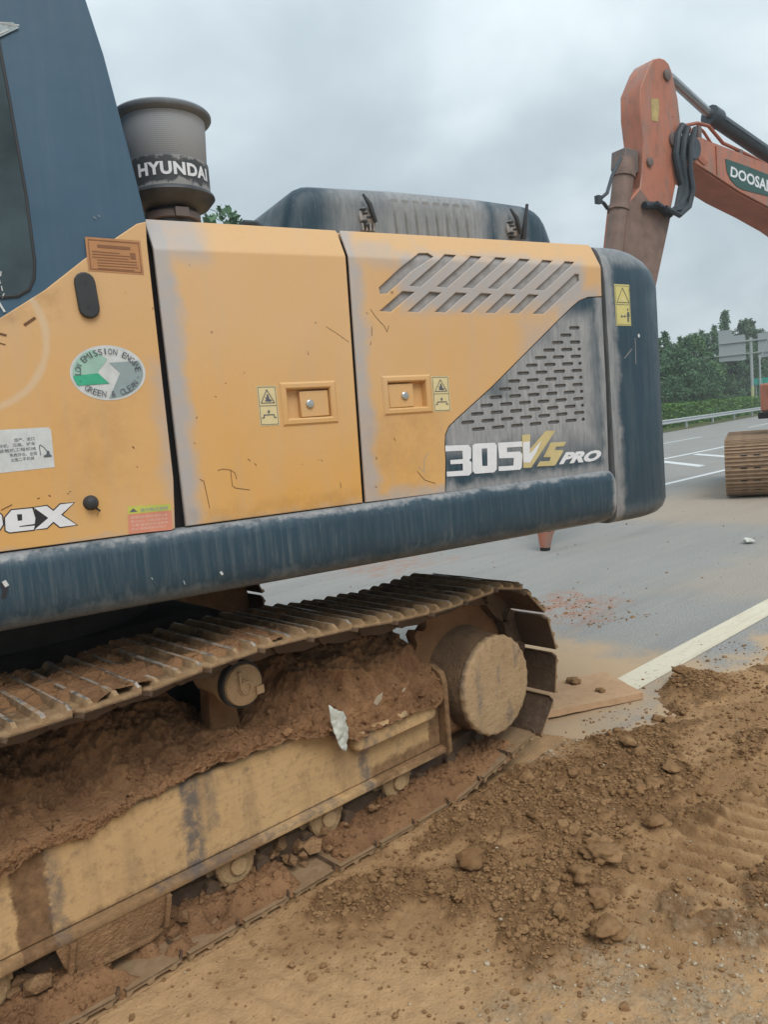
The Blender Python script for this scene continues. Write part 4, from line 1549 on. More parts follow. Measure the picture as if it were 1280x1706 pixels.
# bottom rollers
mb = MB()
rp = [(0.001, 0.0), (0.040, 0.0), (0.052, 0.006), (0.056, 0.028), (0.085, 0.030), (0.098, 0.036), (0.100, 0.060), (0.082, 0.068), (0.082, 0.115), (0.082, 0.18), (0.100, 0.19), (0.100, 0.215), (0.06, 0.22), (0.001, 0.22)]
mb.lathe(rp, 28, 'y')
rm = mb.mesh('track_roller', [M['mud_tan']], 35)
cb = MB()
cb.lathe([(0.001, -0.030), (0.030, -0.030), (0.034, -0.026), (0.034, -0.014), (0.066, -0.012), (0.078, -0.004), (0.080, 0.014), (0.070, 0.03), (0.001, 0.03)], 22, 'y')
cb.box((-0.085, -0.006, 0.0), (0.085, 0.02, 0.075))
cm = cb.mesh('roller_collar', [M['mud_tan']], 30)
for frm, yy, sgn in ((fr1, FY + 0.035, 1), (fr2, 5.33 - 0.035, -1)):
    for x in (-0.85, -0.40, 0.05, 0.50, 0.94, 1.37, 1.80, 2.20):
        o = link('track_roller', rm, frm, T(x, yy, 0.158))
        c = link('roller_collar', cm, frm, T(x, yy - 0.012 * sgn, 0.163))
        if sgn < 0:
            o.rotation_euler = (0, 0, PI)
            c.rotation_euler = (0, 0, PI)

# track guard hanging under the frame
mb = MB()
gp = [(0.70, 0.212), (1.09, 0.212), (1.075, 0.165), (1.05, 0.120), (1.03, 0.100), (0.99, 0.092), (0.76, 0.100), (0.735, 0.112), (0.72, 0.14)]
mb.extrude([(a - RX, b) for a, b in gp], 'y', FY - 0.028 - RY, FY - 0.008 - RY)
gd = mb.build('track_guard', M['mud_loose'], fr1, 30, bevel=0.005)
mb = MB()
for a in (0.72, 1.045):
    mb.loft([[T(a + 0.0, FY - 0.045, 0.105), T(a + 0.018, FY - 0.045, 0.105), T(a + 0.018, FY - 0.028, 0.105), T(a, FY - 0.028, 0.105)],
             [T(a + 0.022, FY - 0.045, 0.21), T(a + 0.04, FY - 0.045, 0.21), T(a + 0.04, FY - 0.028, 0.21), T(a + 0.022, FY - 0.028, 0.21)]])
mb.build('guard_rib', M['mud_loose'], gd, bevel=0.004)
mb = MB()
mb.extrude([(0.752 - RX, 0.118), (0.745 - RX, 0.102), (0.76 - RX, 0.095), (0.99 - RX, 0.087), (1.03 - RX, 0.095), (1.04 - RX, 0.11), (0.99 - RX, 0.104), (0.77 - RX, 0.113)], 'y', FY - 0.046 - RY, FY - 0.027 - RY)
mb.build('guard_lip', M['mud_loose'], gd, 30, bevel=0.004)

# sprocket and its final drive
mb = MB()
nt_ = 22
loops = []
for y in (2.545, 2.605):
    l = []
    for k in range(nt_ * 4):
        a = 2 * PI * k / (nt_ * 4)
        r = (0.345, 0.385, 0.385, 0.345)[k % 4]
        l.append(T(SX + r * math.cos(a), y, SZ + r * math.sin(a)))
    loops.append(l)
mb.loft(loops)
spk = mb.build('drive_sprocket', M['mud'], EX, 30)
mb = MB()


def fd_loop(r, y, wob, seed):
    out = []
    for k in range(72):
        a = 2 * PI * k / 72
        rr = r * (1 + wob * (math.sin(a * 11 + seed) * 0.4 + math.sin(a * 24 + 2.1 * seed) * 0.7 + math.sin(a * 5 + seed) * 0.4))
        out.append(T(SX + 0.010 + rr * math.cos(a), y, SZ - 0.027 + rr * math.sin(a)))
    return out


mb.loft([fd_loop(*a) for a in ((0.30, 2.602, 0.02, 1), (0.275, 2.57, 0.016, 1), (0.246, 2.53, 0.014, 2), (0.238, 2.46, 0.012, 2), (0.233, 2.38, 0.010, 3), (0.231, 2.342, 0.008, 3))], 0, True, False)


def fd_face(r, y, sc_):
    return [T(SX + 0.005 + r * (1 - sc_ * abs(math.sin(13 * 2 * PI * k / 156))) * math.cos(2 * PI * k / 156), y, SZ - 0.027 + r * (1 - sc_ * abs(math.sin(13 * 2 * PI * k / 156))) * math.sin(2 * PI * k / 156)) for k in range(156)]


mb.loft([fd_face(*a) for a in ((0.229, 2.352, 0.0), (0.238, 2.345, 0.022), (0.240, 2.322, 0.024), (0.234, 2.314, 0.024), (0.222, 2.311, 0.012), (0.14, 2.309, 0.0), (0.02, 2.308, 0))], 1)
fd = mb.build('final_drive', [M['drive_mud'], M['drive_face']], spk, 40)
mb = MB()
mb.lathe([(0.05, 5.04), (0.41, 5.04), (0.41, 5.34), (0.26, 5.36), (0.26, 5.46), (0.05, 5.47)], 32, 'y', (SX - RX, -RY, SZ))
mb.build('drive_sprocket', M['mud'], EX)

# idler at the front end, out of the picture
mb = MB()
mb.lathe([(0.05, 2.46), (0.30, 2.46), (0.38, 2.50), (0.38, 2.66), (0.30, 2.70), (0.05, 2.70)], 32, 'y', (IX - RX, -RY, 0.49))
mb.build('idler_wheel', M['mud_tan'], EX)

# ---- soil packed on the side frame and inside the lower run
NX, NV = 560, 96
xs = np.linspace(0.30, 2.47, NX)
vv = np.linspace(0, 1, NV) ** 1.35
X, V = np.meshgrid(xs, vv)
edge = 0.548 + 0.020 * (fbm(X, X * 0 + 3, 7, 4) - 0.5) * 2 + 0.010 * (fbm(X, X * 0 + 8, 40, 3) - 0.5) * 2
edge = edge - 0.035 * np.exp(-((X - 0.72) / 0.22) ** 2) - 0.06 * sstep(0.70, 0.45, X) + 0.012 * np.exp(-((X - 1.3) / 0.15) ** 2)
heap = sstep(1.62, 1.80, X) * sstep(2.52, 2.40, X)
edge = edge - heap * 0.075 * sstep(1.75, 1.95, X) - 0.015 * heap
steep = heap * sstep(0.0, 0.35, V)
left = sstep(1.35, 1.05, X)
prof_h = 0.24 * sstep(0, 0.95, V) * (1 - 0.75 * np.exp(-((X - 1.50) / 0.13) ** 2) * sstep(0.15, 0.5, V))
Zm = edge + 0.01 + prof_h * (0.9 + 0.3 * left) + 0.20 * steep * (1 - 0.35 * V)
Zm = np.minimum(Zm, 0.885)
Ym = FY - 0.004 + 0.50 * V ** 1.15
Ym = Ym - heap * 0.05 * (1 - sstep(0.35, 0.9, V)) - 0.012
lump = (fbm(X + 3, V * 0.6 + Zm, 5, 5, 0.55) - 0.5)
fine = (fbm(X, V * 0.6 + 5, 32, 5, 0.6) - 0.5)
crack = -np.abs(fbm(X + 9, V * 0.7, 3.2, 3) - 0.5)
ed = sstep(0.0, 0.06, V)
Ym = Ym - (0.12 * lump + 0.065 * fine) * (0.35 + 0.65 * ed) - 0.010 * (1 - sstep(0, 0.03, V)) - 0.14 * np.maximum(crack, -0.05) * ed - 0.007 * ed
Zm = Zm + (0.07 * lump + 0.05 * fine) * ed
k_ = sstep(0.556, 0.590, Zm)
Ym = k_ * Ym + (1 - k_) * np.minimum(Ym, FY - 0.012 - 0.010 * fbm(X, Zm * 3, 30, 3))
# close the lower edge against the steel
Ym[0] = FY + 0.004
Zm[0] = Zm[1] + 0.004
PACK = np.stack([X[4:, :], Ym[4:, :], Zm[4:, :]], -1).reshape(-1, 3)
me = grid_mesh('packed_mud', X - RX, Ym - RY, Zm, M['mud'])
tag(link('packed_mud', me, fr1), 'dark damp soil heaped on the side frame', kind='stuff')

xs = np.linspace(0.35, 2.86, 560)
ys = np.linspace(2.292, 2.84, 110)
X, Y = np.meshgrid(xs, ys)
base = np.interp(X, [0, 2.39, 2.55, 2.70, 2.80, 2.90, 3.02], [0.052, 0.052, 0.072, 0.085, 0.095, 0.10, 0.10])
t = fbm(X, Y, 2.6, 4) + 0.25 * (fbm(X + 2, Y, 11, 4) - 0.5)
cover = sstep(0.26, 0.42, t + 0.10 * np.exp(-((X - 1.35) / 0.35) ** 2) + 0.16 * sstep(1.75, 2.1, X) - 0.20 * np.exp(-((X - 1.66) / 0.10) ** 2) * sstep(2.5, 2.35, Y) - 0.24 * np.exp(-((X - 0.88) / 0.24) ** 2) * sstep(2.60, 2.45, Y))
inn = sstep(2.295, 2.36, Y)
Z = base + cover * (0.018 + 0.075 * inn * fbm(X + 5, Y, 4, 3) + 0.034 * (fbm(X, Y + 4, 22, 4, 0.6) - 0.25) + 0.020 * (fbm(X, Y, 55, 3) - 0.4)) - 0.012 + 0.02 * sstep(2.45, 2.75, Y)
Z = Z - 0.03 * (1 - sstep(2.292, 2.31, Y))
CAKE = np.stack([X, Y, Z], -1)[cover > 0.25]
me = grid_mesh('caked_mud', X - RX, Y - RY, Z, M['mud'])
tag(link('caked_mud', me, trk), 'crumbly soil lying on the lower run of the track', kind='stuff')

# soil left between the grousers of the upper run
xs = np.linspace(-0.3, 2.2, 520)
ys = np.linspace(2.30, 2.86, 110)
X, Y = np.meshgrid(xs, ys)
mask_top = (cl_[:, 1] > 0.7) & (cl_[:, 0] < 2.75) & (cl_[:, 0] > IX)
o_ = np.argsort(cl_[mask_top][:, 0])
zt = np.interp(X, cl_[mask_top][:, 0][o_], cl_[mask_top][:, 1][o_])
cov_ = sstep(0.50, 0.66, fbm(X + 1.5, Y * 1.0, 4.5, 4) + 0.14 * sstep(1.3, 0.4, X) + 0.06 * sstep(2.4, 2.6, Y) - 0.14 * sstep(1.2, 1.9, X))
Z = zt + 0.004 + cov_ * (0.018 + 0.022 * fbm(X, Y, 20, 4) + 0.012 * (fbm(X, Y, 50, 3) - 0.5))
DRY = np.stack([X, Y, Z], -1)[cov_ > 0.5]
me = grid_mesh('dried_mud', X - RX, Y - RY, Z, M['mud'])
tag(link('dried_mud', me, trk), 'dry soil left between the grousers on top', kind='stuff')

# soil filling the far side frame up to its upper run
mb = MB()
mb.loft([[T(x, y, z) for y, z in ((4.9, 0.55), (4.9, 0.80), (5.0, 0.88), (5.3, 0.88), (5.4, 0.55))] for x in (-1.0, 0.5, 1.6, 2.62)])
tag(mb.build('packed_mud', M['mud'], fr2), None, kind='stuff')

# ================================================================ ground, road, markings


def bend(x):
    """how far the carriageway swings to the left at distance x along it"""
    x = np.asarray(x, dtype=float)
    return np.where(x < 12, 0, np.where(x < 55, 0.00225 * (x - 12) ** 2, 0.00225 * 43 ** 2 + 0.1935 * (x - 55)))


def strip(name, ya, yb, x0, x1, z, mat, n=60, kind='structure', step=None):
    xs_ = np.linspace(x0, x1, n)
    b = bend(xs_)
    ks = np.linspace(0, 1, step or 2)
    X = np.stack([xs_] * len(ks))
    Y = np.stack([ya + b + (yb - ya) * k for k in ks])
    o = link(name, grid_mesh(name, X, Y, np.full_like(X, z), mat, smooth=False))
    return tag(o, kind=kind)


me = grid_mesh('terrain', *np.meshgrid(np.linspace(-900, 980, 30), np.linspace(-960, 960, 30)), np.full((30, 30), -0.06), M['field'])
tag(link('terrain', me), kind='structure')
strip('road', -14, 21.3, -60, 420, 0.0, M['asphalt'], 120)
strip('grass_verge', 21.3, 40, -60, 420, 0.02, M['grassv'], 120)
strip('edge_line', 2.395, 2.60, 4.12, 60, 0.004, M['line'], 80)
strip('lane_line', 8.13, 8.30, 8, 160, 0.004, M['line_far'], 80)
strip('lane_line', 11.82, 12.02, 8, 160, 0.004, M['line_far'], 80)
for a, b in ((14, 20), (29, 38.3), (47, 53), (62, 68), (77, 83)):
    strip('lane_dash', 16.1, 16.26, a, b, 0.004, M['line_far'], 8)
for k in range(14):
    x0 = 14.4 + 2.7 * k
    X = np.array([[x0, x0 + 0.45], [x0 - 2.2, x0 - 1.75]])
    Y = np.array([[11.6, 11.6], [9.35, 9.35]]) + bend(X)
    o = link('hatch_marking', grid_mesh('hatch', X, Y, np.full((2, 2), 0.004), M['line_far'], smooth=False))
    tag(o, kind='structure')

hx = np.linspace(-0.6, 1.3, 60)
rng_h = 620
pts = []
for r_, zf in ((560, 0.0), (640, 1.0), (900, 0.2)):
    el = 26 + 16 * fbm(hx * 3, hx * 0 + 2, 2.0, 4)
    pts.append(np.stack([r_ * np.cos(hx), r_ * np.sin(hx), el * zf - 0.5], -1))
P3 = np.stack(pts)
tag(link('hills', grid_mesh('hills', P3[..., 0], P3[..., 1], P3[..., 2], M['hill'])), kind='structure')

# thin damp air over the whole place
hz_ = MB().box((-1000, -1000, -1.2), (1000, 1000, 46)).mesh('haze', [], 0)
hm = bpy.data.materials.new('haze')
hm.use_nodes = True
hm.node_tree.nodes.clear()
H_ = NT(hm.node_tree)
pv = H_.new('ShaderNodeVolumePrincipled')
pv.inputs['Color'].default_value = (0.90, 0.95, 0.98, 1)
pv.inputs['Density'].default_value = 0.0013
hm.node_tree.links.new(pv.outputs[0], H_.new('ShaderNodeOutputMaterial').inputs['Volume'])
hz_.materials.append(hm)
tag(link('haze', hz_), kind='stuff')

# churned mud at the road edge
gx = np.concatenate([np.arange(-6, 0.3, 0.15), np.arange(0.3, 5.4, 0.0085), np.arange(5.4, 10.01, 0.12)])
gy = np.concatenate([np.arange(-8, 0.35, 0.15), np.arange(0.35, 2.5, 0.0085), np.arange(2.5, 3.61, 0.05)])


def blob(x, y, lst):
    t = np.zeros_like(x)
    for cx, cy, rx, ry, a in lst:
        t = np.maximum(t, a * np.exp(-(((x - cx) / rx) ** 2 + ((y - cy) / ry) ** 2)))
    return t


MOIST = [(4.38, 2.12, 0.30, 0.20, 1.0), (3.35, 1.98, 0.38, 0.20, 1.0), (3.0, 1.75, 0.36, 0.22, 1.0), (2.62, 1.88, 0.40, 0.22, 0.95), (2.32, 1.62, 0.28, 0.20, 1.0), (2.02, 1.78, 0.32, 0.20, 0.9),
         (1.72, 2.06, 0.30, 0.14, 0.95), (1.95, 1.45, 0.22, 0.15, 0.9), (3.65, 1.55, 0.30, 0.12, 0.7), (3.25, 1.38, 0.2, 0.10, 0.6), (4.6, 1.7, 0.25, 0.08, 0.6), (2.55, 1.05, 0.2, 0.12, 0.6), (3.85, 2.02, 0.22, 0.08, 0.7), (2.5, 2.10, 0.45, 0.13, 1.0), (2.95, 2.10, 0.3, 0.12, 0.9), (2.05, 2.12, 0.3, 0.09, 0.8)]
RIDGE = [(2.75, 1.22, 0.55, 0.26, 1.0), (3.6, 1.2, 0.6, 0.3, 0.8), (4.3, 1.5, 0.5, 0.2, 0.6)]
PRINT = [(1.1, 1.85, 0.35, 0.3, 0.8)]
GRAV = [(1.85, 1.22, 0.36, 0.12, 1.0), (2.05, 0.95, 0.35, 0.25, 1.0), (2.35, 0.98, 0.3, 0.1, 0.7), (1.55, 1.35, 0.2, 0.1, 0.6), (3.15, 2.24, 0.25, 0.06, 0.8)]
DAMP = [(a, b, c * 1.7, d * 1.9, e) for a, b, c, d, e in MOIST] + [(3.2, 1.5, 0.8, 0.3, 0.9), (2.6, 1.3, 0.5, 0.25, 0.8), (4.1, 1.7, 0.6, 0.3, 0.85), (2.2, 1.2, 0.4, 0.3, 0.7)]


def ground(X, Y):
    Bx = [-6, 3.15, 3.35, 3.55, 3.9, 4.1, 4.35, 4.6, 4.9, 5.3, 7, 10]
    By = [3.6, 3.2, 2.34, 2.20, 2.13, 2.34, 2.42, 2.30, 2.13, 2.12, 2.05, 2.0]
    B = np.interp(X, Bx, By) + 0.16 * (fbm(X, Y, 3.0, 4) - 0.5) + 0.10 * (fbm(X, Y, 14, 4, 0.6) - 0.5)
    ins = sstep(-0.02, 0.16, B - Y)
    mo = blob(X, Y, MOIST)
    n3 = fbm(X, Y, 5, 5, 0.55)
    moist = sstep(0.32, 0.62, mo * 0.95 + (n3 - 0.5) * 1.5) * sstep(0.12, 0.3, mo)
    moist = np.maximum(moist, 0.8 * sstep(0.63, 0.70, fbm(X + 7, Y, 4.2, 4)) * sstep(1.9, 2.3, X))
    grav = np.clip(blob(X, Y, GRAV) * 1.3, 0, 1) * sstep(0.35, 0.6, fbm(X + 4, Y, 7, 4) + 0.1)
    damp = np.clip(blob(X, Y, DAMP), 0, 1)
    h = 0.026 + 0.024 * (fbm(X, Y, 1.3, 4) - 0.45)
    rough = fbm(X, Y, 13, 5, 0.6)
    bil = np.abs(fbm(X + 3, Y + 1, 9, 4, 0.6) - 0.5) * 2
    h += moist * (0.008 + 0.050 * rough * (1 - bil) + 0.026 * (fbm(X, Y, 40, 3) - 0.5))
    h += (1 - moist) * ((0.006 + 0.012 * damp) * (rough - 0.5) * 1.6 + 0.0045 * (fbm(X, Y, 45, 3) - 0.5))
    h += grav * 0.012 * (fbm(X, Y, 60, 3) - 0.5)
    rg = blob(X, Y, RIDGE) * sstep(0.35, 0.55, fbm(X + 11, Y, 2.4, 3) + 0.12)
    wob = 0.05 * (fbm(X, Y, 4, 3) - 0.5)
    w = np.sin(2 * PI * (X + wob + 0.12 * Y) / 0.098)
    h += rg * 0.027 * np.clip(w * 1.4, -1, 0.9)
    pr2 = blob(X, Y, PRINT)
    h += pr2 * 0.005 * np.clip(np.sin(2 * PI * (X + wob + 0.3 * Y) / 0.11) * 1.5, -1, 1)
    h += 0.035 * np.exp(-((Y - 2.235) / 0.05) ** 2) * sstep(1.2, 1.7, X) * sstep(3.15, 2.9, X) * fbm(X, Y, 8, 4)
    h += 0.05 * np.exp(-(((X - 4.36) / 0.24) ** 2 + ((Y - 2.14) / 0.13) ** 2)) * (0.4 + fbm(X, Y, 12, 3))
    h = h * (0.40 + 0.60 * sstep(0.0, 0.45, B - Y)) + 0.020 * np.exp(-(((X - 4.36) / 0.24) ** 2 + ((Y - 2.14) / 0.13) ** 2))
    # under the machine keep the soil below the track plates
    h = np.where(Y > 2.27, np.minimum(h, 0.022), h)
    h = h * ins - 0.03 * (1 - ins)
    return h, moist, grav, ins, damp


GX, GY = np.meshgrid(gx, gy)
gh, gm, gg, gi, gdp = ground(GX, GY)
me = grid_mesh('mud_ground', GX, GY, gh, M['ground'], {'moist': gm, 'grav': gg, 'damp': gdp})
tag(link('mud_ground', me), kind='structure')

# ---- loose clods: the big ones each a thing, the crumbs one mass


def ico(sub, seed, amp=0.28, squash=0.75):
    bm = bmesh.new()
    bmesh.ops.create_icosphere(bm, subdivisions=sub, radius=1.0)
    rr = np.random.default_rng(seed)
    f = rr.normal(size=(10, 3)) * 1.6
    ph = rr.random(10) * 6.28
    f2 = rr.normal(size=(10, 3)) * 4.5
    f3 = rr.normal(size=(14, 3)) * 9.0
    ph3 = rr.random(14) * 6.28
    for v in bm.verts:
        p = np.array(v.co)
        s = 1 + amp * np.mean(np.sin(f @ p + ph)) * 2.2 + amp * 0.8 * np.mean(np.sin(f2 @ p + ph)) * 2.2 + amp * 0.7 * np.mean(np.sin(f3 @ p + ph3)) * 2.2
        v.co = v.co * float(s)
        v.co.z *= squash
    bm.verts.ensure_lookup_table()
    co = np.array([v.co[:] for v in bm.verts])
    fa = np.array([[v.index for v in f_.verts] for f_ in bm.faces])
    bm.free()
    return co, fa


CLODM = [np_mesh('mud_clod', *ico(3, k, 0.34, 0.72), M['clod']) for k in range(7)]
CR = [ico(1, 20 + k, 0.3, 0.8) for k in range(6)]


def crumbs(name, XY, S, Zs, mat, label):
    vs, fs, o = [], [], 0
    for i in range(len(XY)):
        co, fa = CR[i % 6]
        a = RNG.random() * 6.28
        c, s = math.cos(a), math.sin(a)
        k = S[i]
        st = 0.7 + 0.6 * RNG.random()
        x = (co[:, 0] * c - co[:, 1] * s) * k * st + XY[i, 0]
        y = (co[:, 0] * s + co[:, 1] * c) * k + XY[i, 1]
        z = co[:, 2] * k + Zs[i] + k * 0.35
        vs.append(np.stack([x, y, z], -1))
        fs.append(fa + o)
        o += len(co)
    me = np_mesh(name, np.concatenate(vs), np.concatenate(fs), mat, smooth=False)
    return tag(link(name, me), label, kind='stuff')


def on_part(name, pts, n, smin, sig, smax, mat, parent, label):
    pick = pts[RNG.integers(0, len(pts), n)]
    s_ = np.clip(smin * np.exp(RNG.normal(0, sig, n)), 0.0015, smax)
    o = crumbs(name, pick[:, :2] - np.array([RX, RY]), s_, pick[:, 2] - s_ * 0.25, mat, label)
    o.parent = parent
    return o


on_part('soil_crumbs', CAKE, 2600, 0.0050, 0.6, 0.022, M['mud'], trk, 'crumbs of soil lying on the lower run')
on_part('soil_crumbs', PACK, 2200, 0.0042, 0.55, 0.016, M['mud'], fr1, 'crumbs on the packed soil')
lp = np.stack([RNG.uniform(0.4, 2.5, 150), RNG.uniform(2.40, 2.56, 150), RNG.uniform(0.055, 0.13, 150)], -1)
lp = lp[(lp[:, 0] < 0.68) | (lp[:, 0] > 1.10)]
on_part('soil_crumbs', lp, 170, 0.016, 0.45, 0.042, M['mud_loose'], trk, 'lumps of soil jammed between the rollers')
on_part('soil_crumbs', DRY, 700, 0.0036, 0.5, 0.012, M['mud'], trk, 'crumbs between the grousers')


def sample(n, x0, x1, y0, y1, fn):
    out = np.zeros((0, 2))
    while len(out) < n:
        p = np.stack([RNG.uniform(x0, x1, n * 2), RNG.uniform(y0, y1, n * 2)], -1)
        out = np.vstack([out, p[RNG.random(len(p)) < fn(p[:, 0], p[:, 1])]])
    return out[:n]


def dens(x, y):
    h, m, g, i, d_ = ground(x, y)
    return np.clip(blob(x, y, MOIST) * 0.75 * (0.25 + m) + 0.022 + 0.11 * d_, 0, 1) * (i > 0.3) * (y < 2.30)


p = sample(24000, 0.4, 5.2, 0.4, 2.32, dens)
s = 0.0029 * np.exp(RNG.normal(0, 0.62, len(p)))
crumbs('soil_crumbs', p, np.clip(s, 0.0014, 0.015), ground(p[:, 0], p[:, 1])[0], M['clod'], 'small crumbs of brown soil strewn over the churned mud')
p = sample(700, 0.4, 4.4, 0.4, 2.32, lambda x, y: np.clip(blob(x, y, GRAV) + 0.02, 0, 1) * (ground(x, y)[3] > 0.3))
s = 0.0028 * np.exp(RNG.normal(0, 0.5, len(p)))
crumbs('pale_gravel', p, np.clip(s, 0.0015, 0.013), ground(p[:, 0], p[:, 1])[0], M['stone'], 'pale grit and small stones trodden into the mud')
# crumbs on the asphalt and on the board
p = np.concatenate([sample(220, 5.2, 6.3, 3.3, 4.4, lambda x, y: np.exp(-((x - 5.75) / 0.35) ** 2 - ((y - 3.85) / 0.4) ** 2)),
                    sample(60, 5.3, 5.9, 3.0, 3.5, lambda x, y: np.exp(-((y - 3.3 + 0.4 * (x - 5.6)) / 0.06) ** 2)),
                    sample(250, 4.6, 14, 2.4, 7.5, lambda x, y: 0.5 + 0 * x), sample(160, 4.2, 5.4, 2.0, 2.7, lambda x, y: np.exp(-((y - 2.2) / 0.2) ** 2)),
                    sample(120, 3.3, 4.0, 2.0, 2.4, lambda x, y: 0.6 + 0 * x)])
s = 0.0042 * np.exp(RNG.normal(0, 0.55, len(p)))
crumbs('road_crumbs', p, np.clip(s, 0.002, 0.02), np.zeros(len(p)), M['clod'], 'reddish brown soil crumbs dropped on the asphalt')

p = sample(230, 1.0, 4.8, 0.6, 2.22, lambda x, y: np.clip(dens(x, y) * 1.25 - 0.12, 0, 1))
order = np.argsort(-RNG.random(len(p)))
sz_ = np.clip(0.0130 * np.exp(RNG.normal(0, 0.52, len(p))), 0.008, 0.046)
sz_ = np.where((p[:, 0] < 1.85) & (p[:, 1] < 1.4), np.minimum(sz_, 0.014), sz_)
hz = ground(p[:, 0], p[:, 1])[0]
for i in range(len(p)):
    o = link('mud_clod', CLODM[i % 7], None, (p[i, 0], p[i, 1], hz[i] + sz_[i] * 0.3), (RNG.uniform(-.4, .4), RNG.uniform(-.4, .4), RNG.uniform(0, 6.28)))
    o.scale = (sz_[i] * RNG.uniform(.8, 1.3), sz_[i], sz_[i] * RNG.uniform(.7, 1.0))
    tag(o, 'loose brown mud clod lying on the churned ground beside the track', 'mud clod', 'mud clods scattered on the churned ground')
# single clods that can be told apart
for x, y, s, zs, lab in ((2.374, 1.545, 0.062, 0.6, 'large flat-topped mud clod, biggest of those in front of the track'),
                         (3.83, 2.09, 0.042, 0.7, 'rounded mud clod lying just in front of the tan board'),
                         (4.306, 2.95, 0.0, 0.7, ''),
                         (2.16, 1.42, 0.040, 0.75, 'dark mud clod beside the pale gravel, near the bottom edge'),
                         (2.02, 1.30, 0.046, 0.7, 'broad mud clod at the edge of the pale gravel patch'),
                         (4.42, 2.20, 0.060, 0.7, 'dark lump topping the mud heap at the near end of the white line'),
                         (2.72, 1.50, 0.040, 0.75, 'upright mud clod on the ridged tread marks to the right'),
                         (2.47, 1.62, 0.050, 0.8, 'crumbling mud clod just behind the flat-topped one')):
    if s:
        o = link('mud_clod', CLODM[int(x * 100) % 7], None, (x, y, float(ground(np.array([x]), np.array([y]))[0][0]) + s * 0.32), (0.1, -0.1, x * 9))
        o.scale = (s * 1.15, s, s * zs)
        tag(o, lab, 'mud clod')

# mud-covered board lying flat behind the track
ax, ay = Vector((-0.914, 0.405)), Vector((0.50, 0.866))
A = Vector((4.054, 2.292))
mb = MB()
nx_, ny_ = 14, 8
rr = random.Random(3)


def bpt(i, j, z):
    q = A + ax * (0.80 * i / nx_) + ay * (0.44 * j / ny_)
    e = 0.006 * (rr.random() - 0.5) if i in (0, nx_) or j in (0, ny_) else 0
    return (q.x + e, q.y + e, z + 0.010 + 0.004 * rr.random() + 0.018 * (i / nx_) * (1 - j / ny_))


top = [[bpt(i, j, 0.030) for i in range(nx_ + 1)] for j in range(ny_ + 1)]
vs = [p for r_ in top for p in r_]
fs = [(j * (nx_ + 1) + i, j * (nx_ + 1) + i + 1, (j + 1) * (nx_ + 1) + i + 1, (j + 1) * (nx_ + 1) + i) for j in range(ny_) for i in range(nx_)]
mb.add(vs, fs)
ring = [top[0][i] for i in range(nx_)] + [top[j][nx_] for j in range(ny_)] + [top[ny_][nx_ - i] for i in range(nx_)] + [top[ny_ - j][0] for j in range(ny_)]
low = [(a, b, max(0.004, c - 0.038)) for a, b, c in ring]
mb.loft([ring, low], 0, True, False)
mb.add(low, [tuple(range(len(low)))])
bd = mb.build('board', M['board'], None, 30)
tag(bd, 'tan mud-covered board lying flat on the asphalt behind the track', 'board')
for x, y, s, lab in ((3.98, 2.72, 0.034, 'crumbly mud clod sitting on the tan board, the larger one'), (3.93, 2.50, 0.022, 'low crumb of mud on the tan board, nearer its front edge')):
    o = link('mud_clod', CLODM[3], None, (x, y, 0.046 + s * 0.35), (0, 0, 1.2))
    o.scale = (s * 1.2, s, s * 0.7)
    tag(o, lab, 'mud clod')

# torn scrap caught on the frame
sp = [(1.787, 0.66), (1.82, 0.63), (1.86, 0.61), (1.872, 0.574), (1.851, 0.556), (1.882, 0.53), (1.872, 0.499), (1.859, 0.468), (1.853, 0.445), (1.825, 0.47), (1.808, 0.511), (1.81, 0.554), (1.79, 0.59), (1.802, 0.611)]
bm = bmesh.new()
bm.faces.new([bm.verts.new((x, 2.362, z)) for x, z in sp])
bmesh.ops.triangulate(bm, faces=bm.faces[:])
for _ in range(4):
    bmesh.ops.subdivide_edges(bm, edges=[e for e in bm.edges if e.calc_length() > 0.012], cuts=1, use_grid_fill=False)
    bmesh.ops.triangulate(bm, faces=bm.faces[:])
for v in bm.verts:
    x, z = np.array([v.co.x]), np.array([v.co.z])
    v.co.y += -0.030 * float(fbm(x, z, 16, 4, 0.6)[0]) + 0.020 * float(abs(fbm(x + z * 0.7, z, 30, 2)[0] - 0.5))
    v.co.x += 0.008 * float(fbm(x, z, 90, 2)[0] - 0.5)
    v.co.z += 0.008 * float(fbm(x + 5, z, 90, 2)[0] - 0.5)
me = bpy.data.meshes.new('plastic_scrap')
bm.to_mesh(me)
bm.free()
me.materials.append(M['paper'])
me.polygons.foreach_set('use_smooth', [True] * len(me.polygons))
o = link('plastic_scrap', me)
sol = o.modifiers.new('thickness', 'SOLIDIFY')
sol.thickness = 0.002
tag(o, 'torn white plastic scrap hanging on the mud-caked track frame', 'scrap')
for x, y, z, s, lab in ((2.04, 2.345, 0.60, 0.022, 'pale angular stone stuck in the soil above the step'), (2.19, 2.345, 0.60, 0.009, 'small pale chip of stone stuck in the soil at the right of the step')):
    o = link('pale_stone', np_mesh('pale_stone', *ico(1, 41, 0.3, 0.8), M['stone'], smooth=False), None, (x, y, z), (0.4, 0.5, 0.2))
    o.scale = (s, s * 0.6, s * 1.9)
    tag(o, lab, 'stone')
# white litter on the road
o = link('paper_litter', np_mesh('paper_litter', *ico(2, 9, 0.55, 0.7), M['paper'], smooth=False), None, (9.32, 3.81, 0.03))
o.scale = (0.05, 0.055, 0.045)
tag(o, 'crumpled scrap of white litter on the asphalt at the right', 'litter')

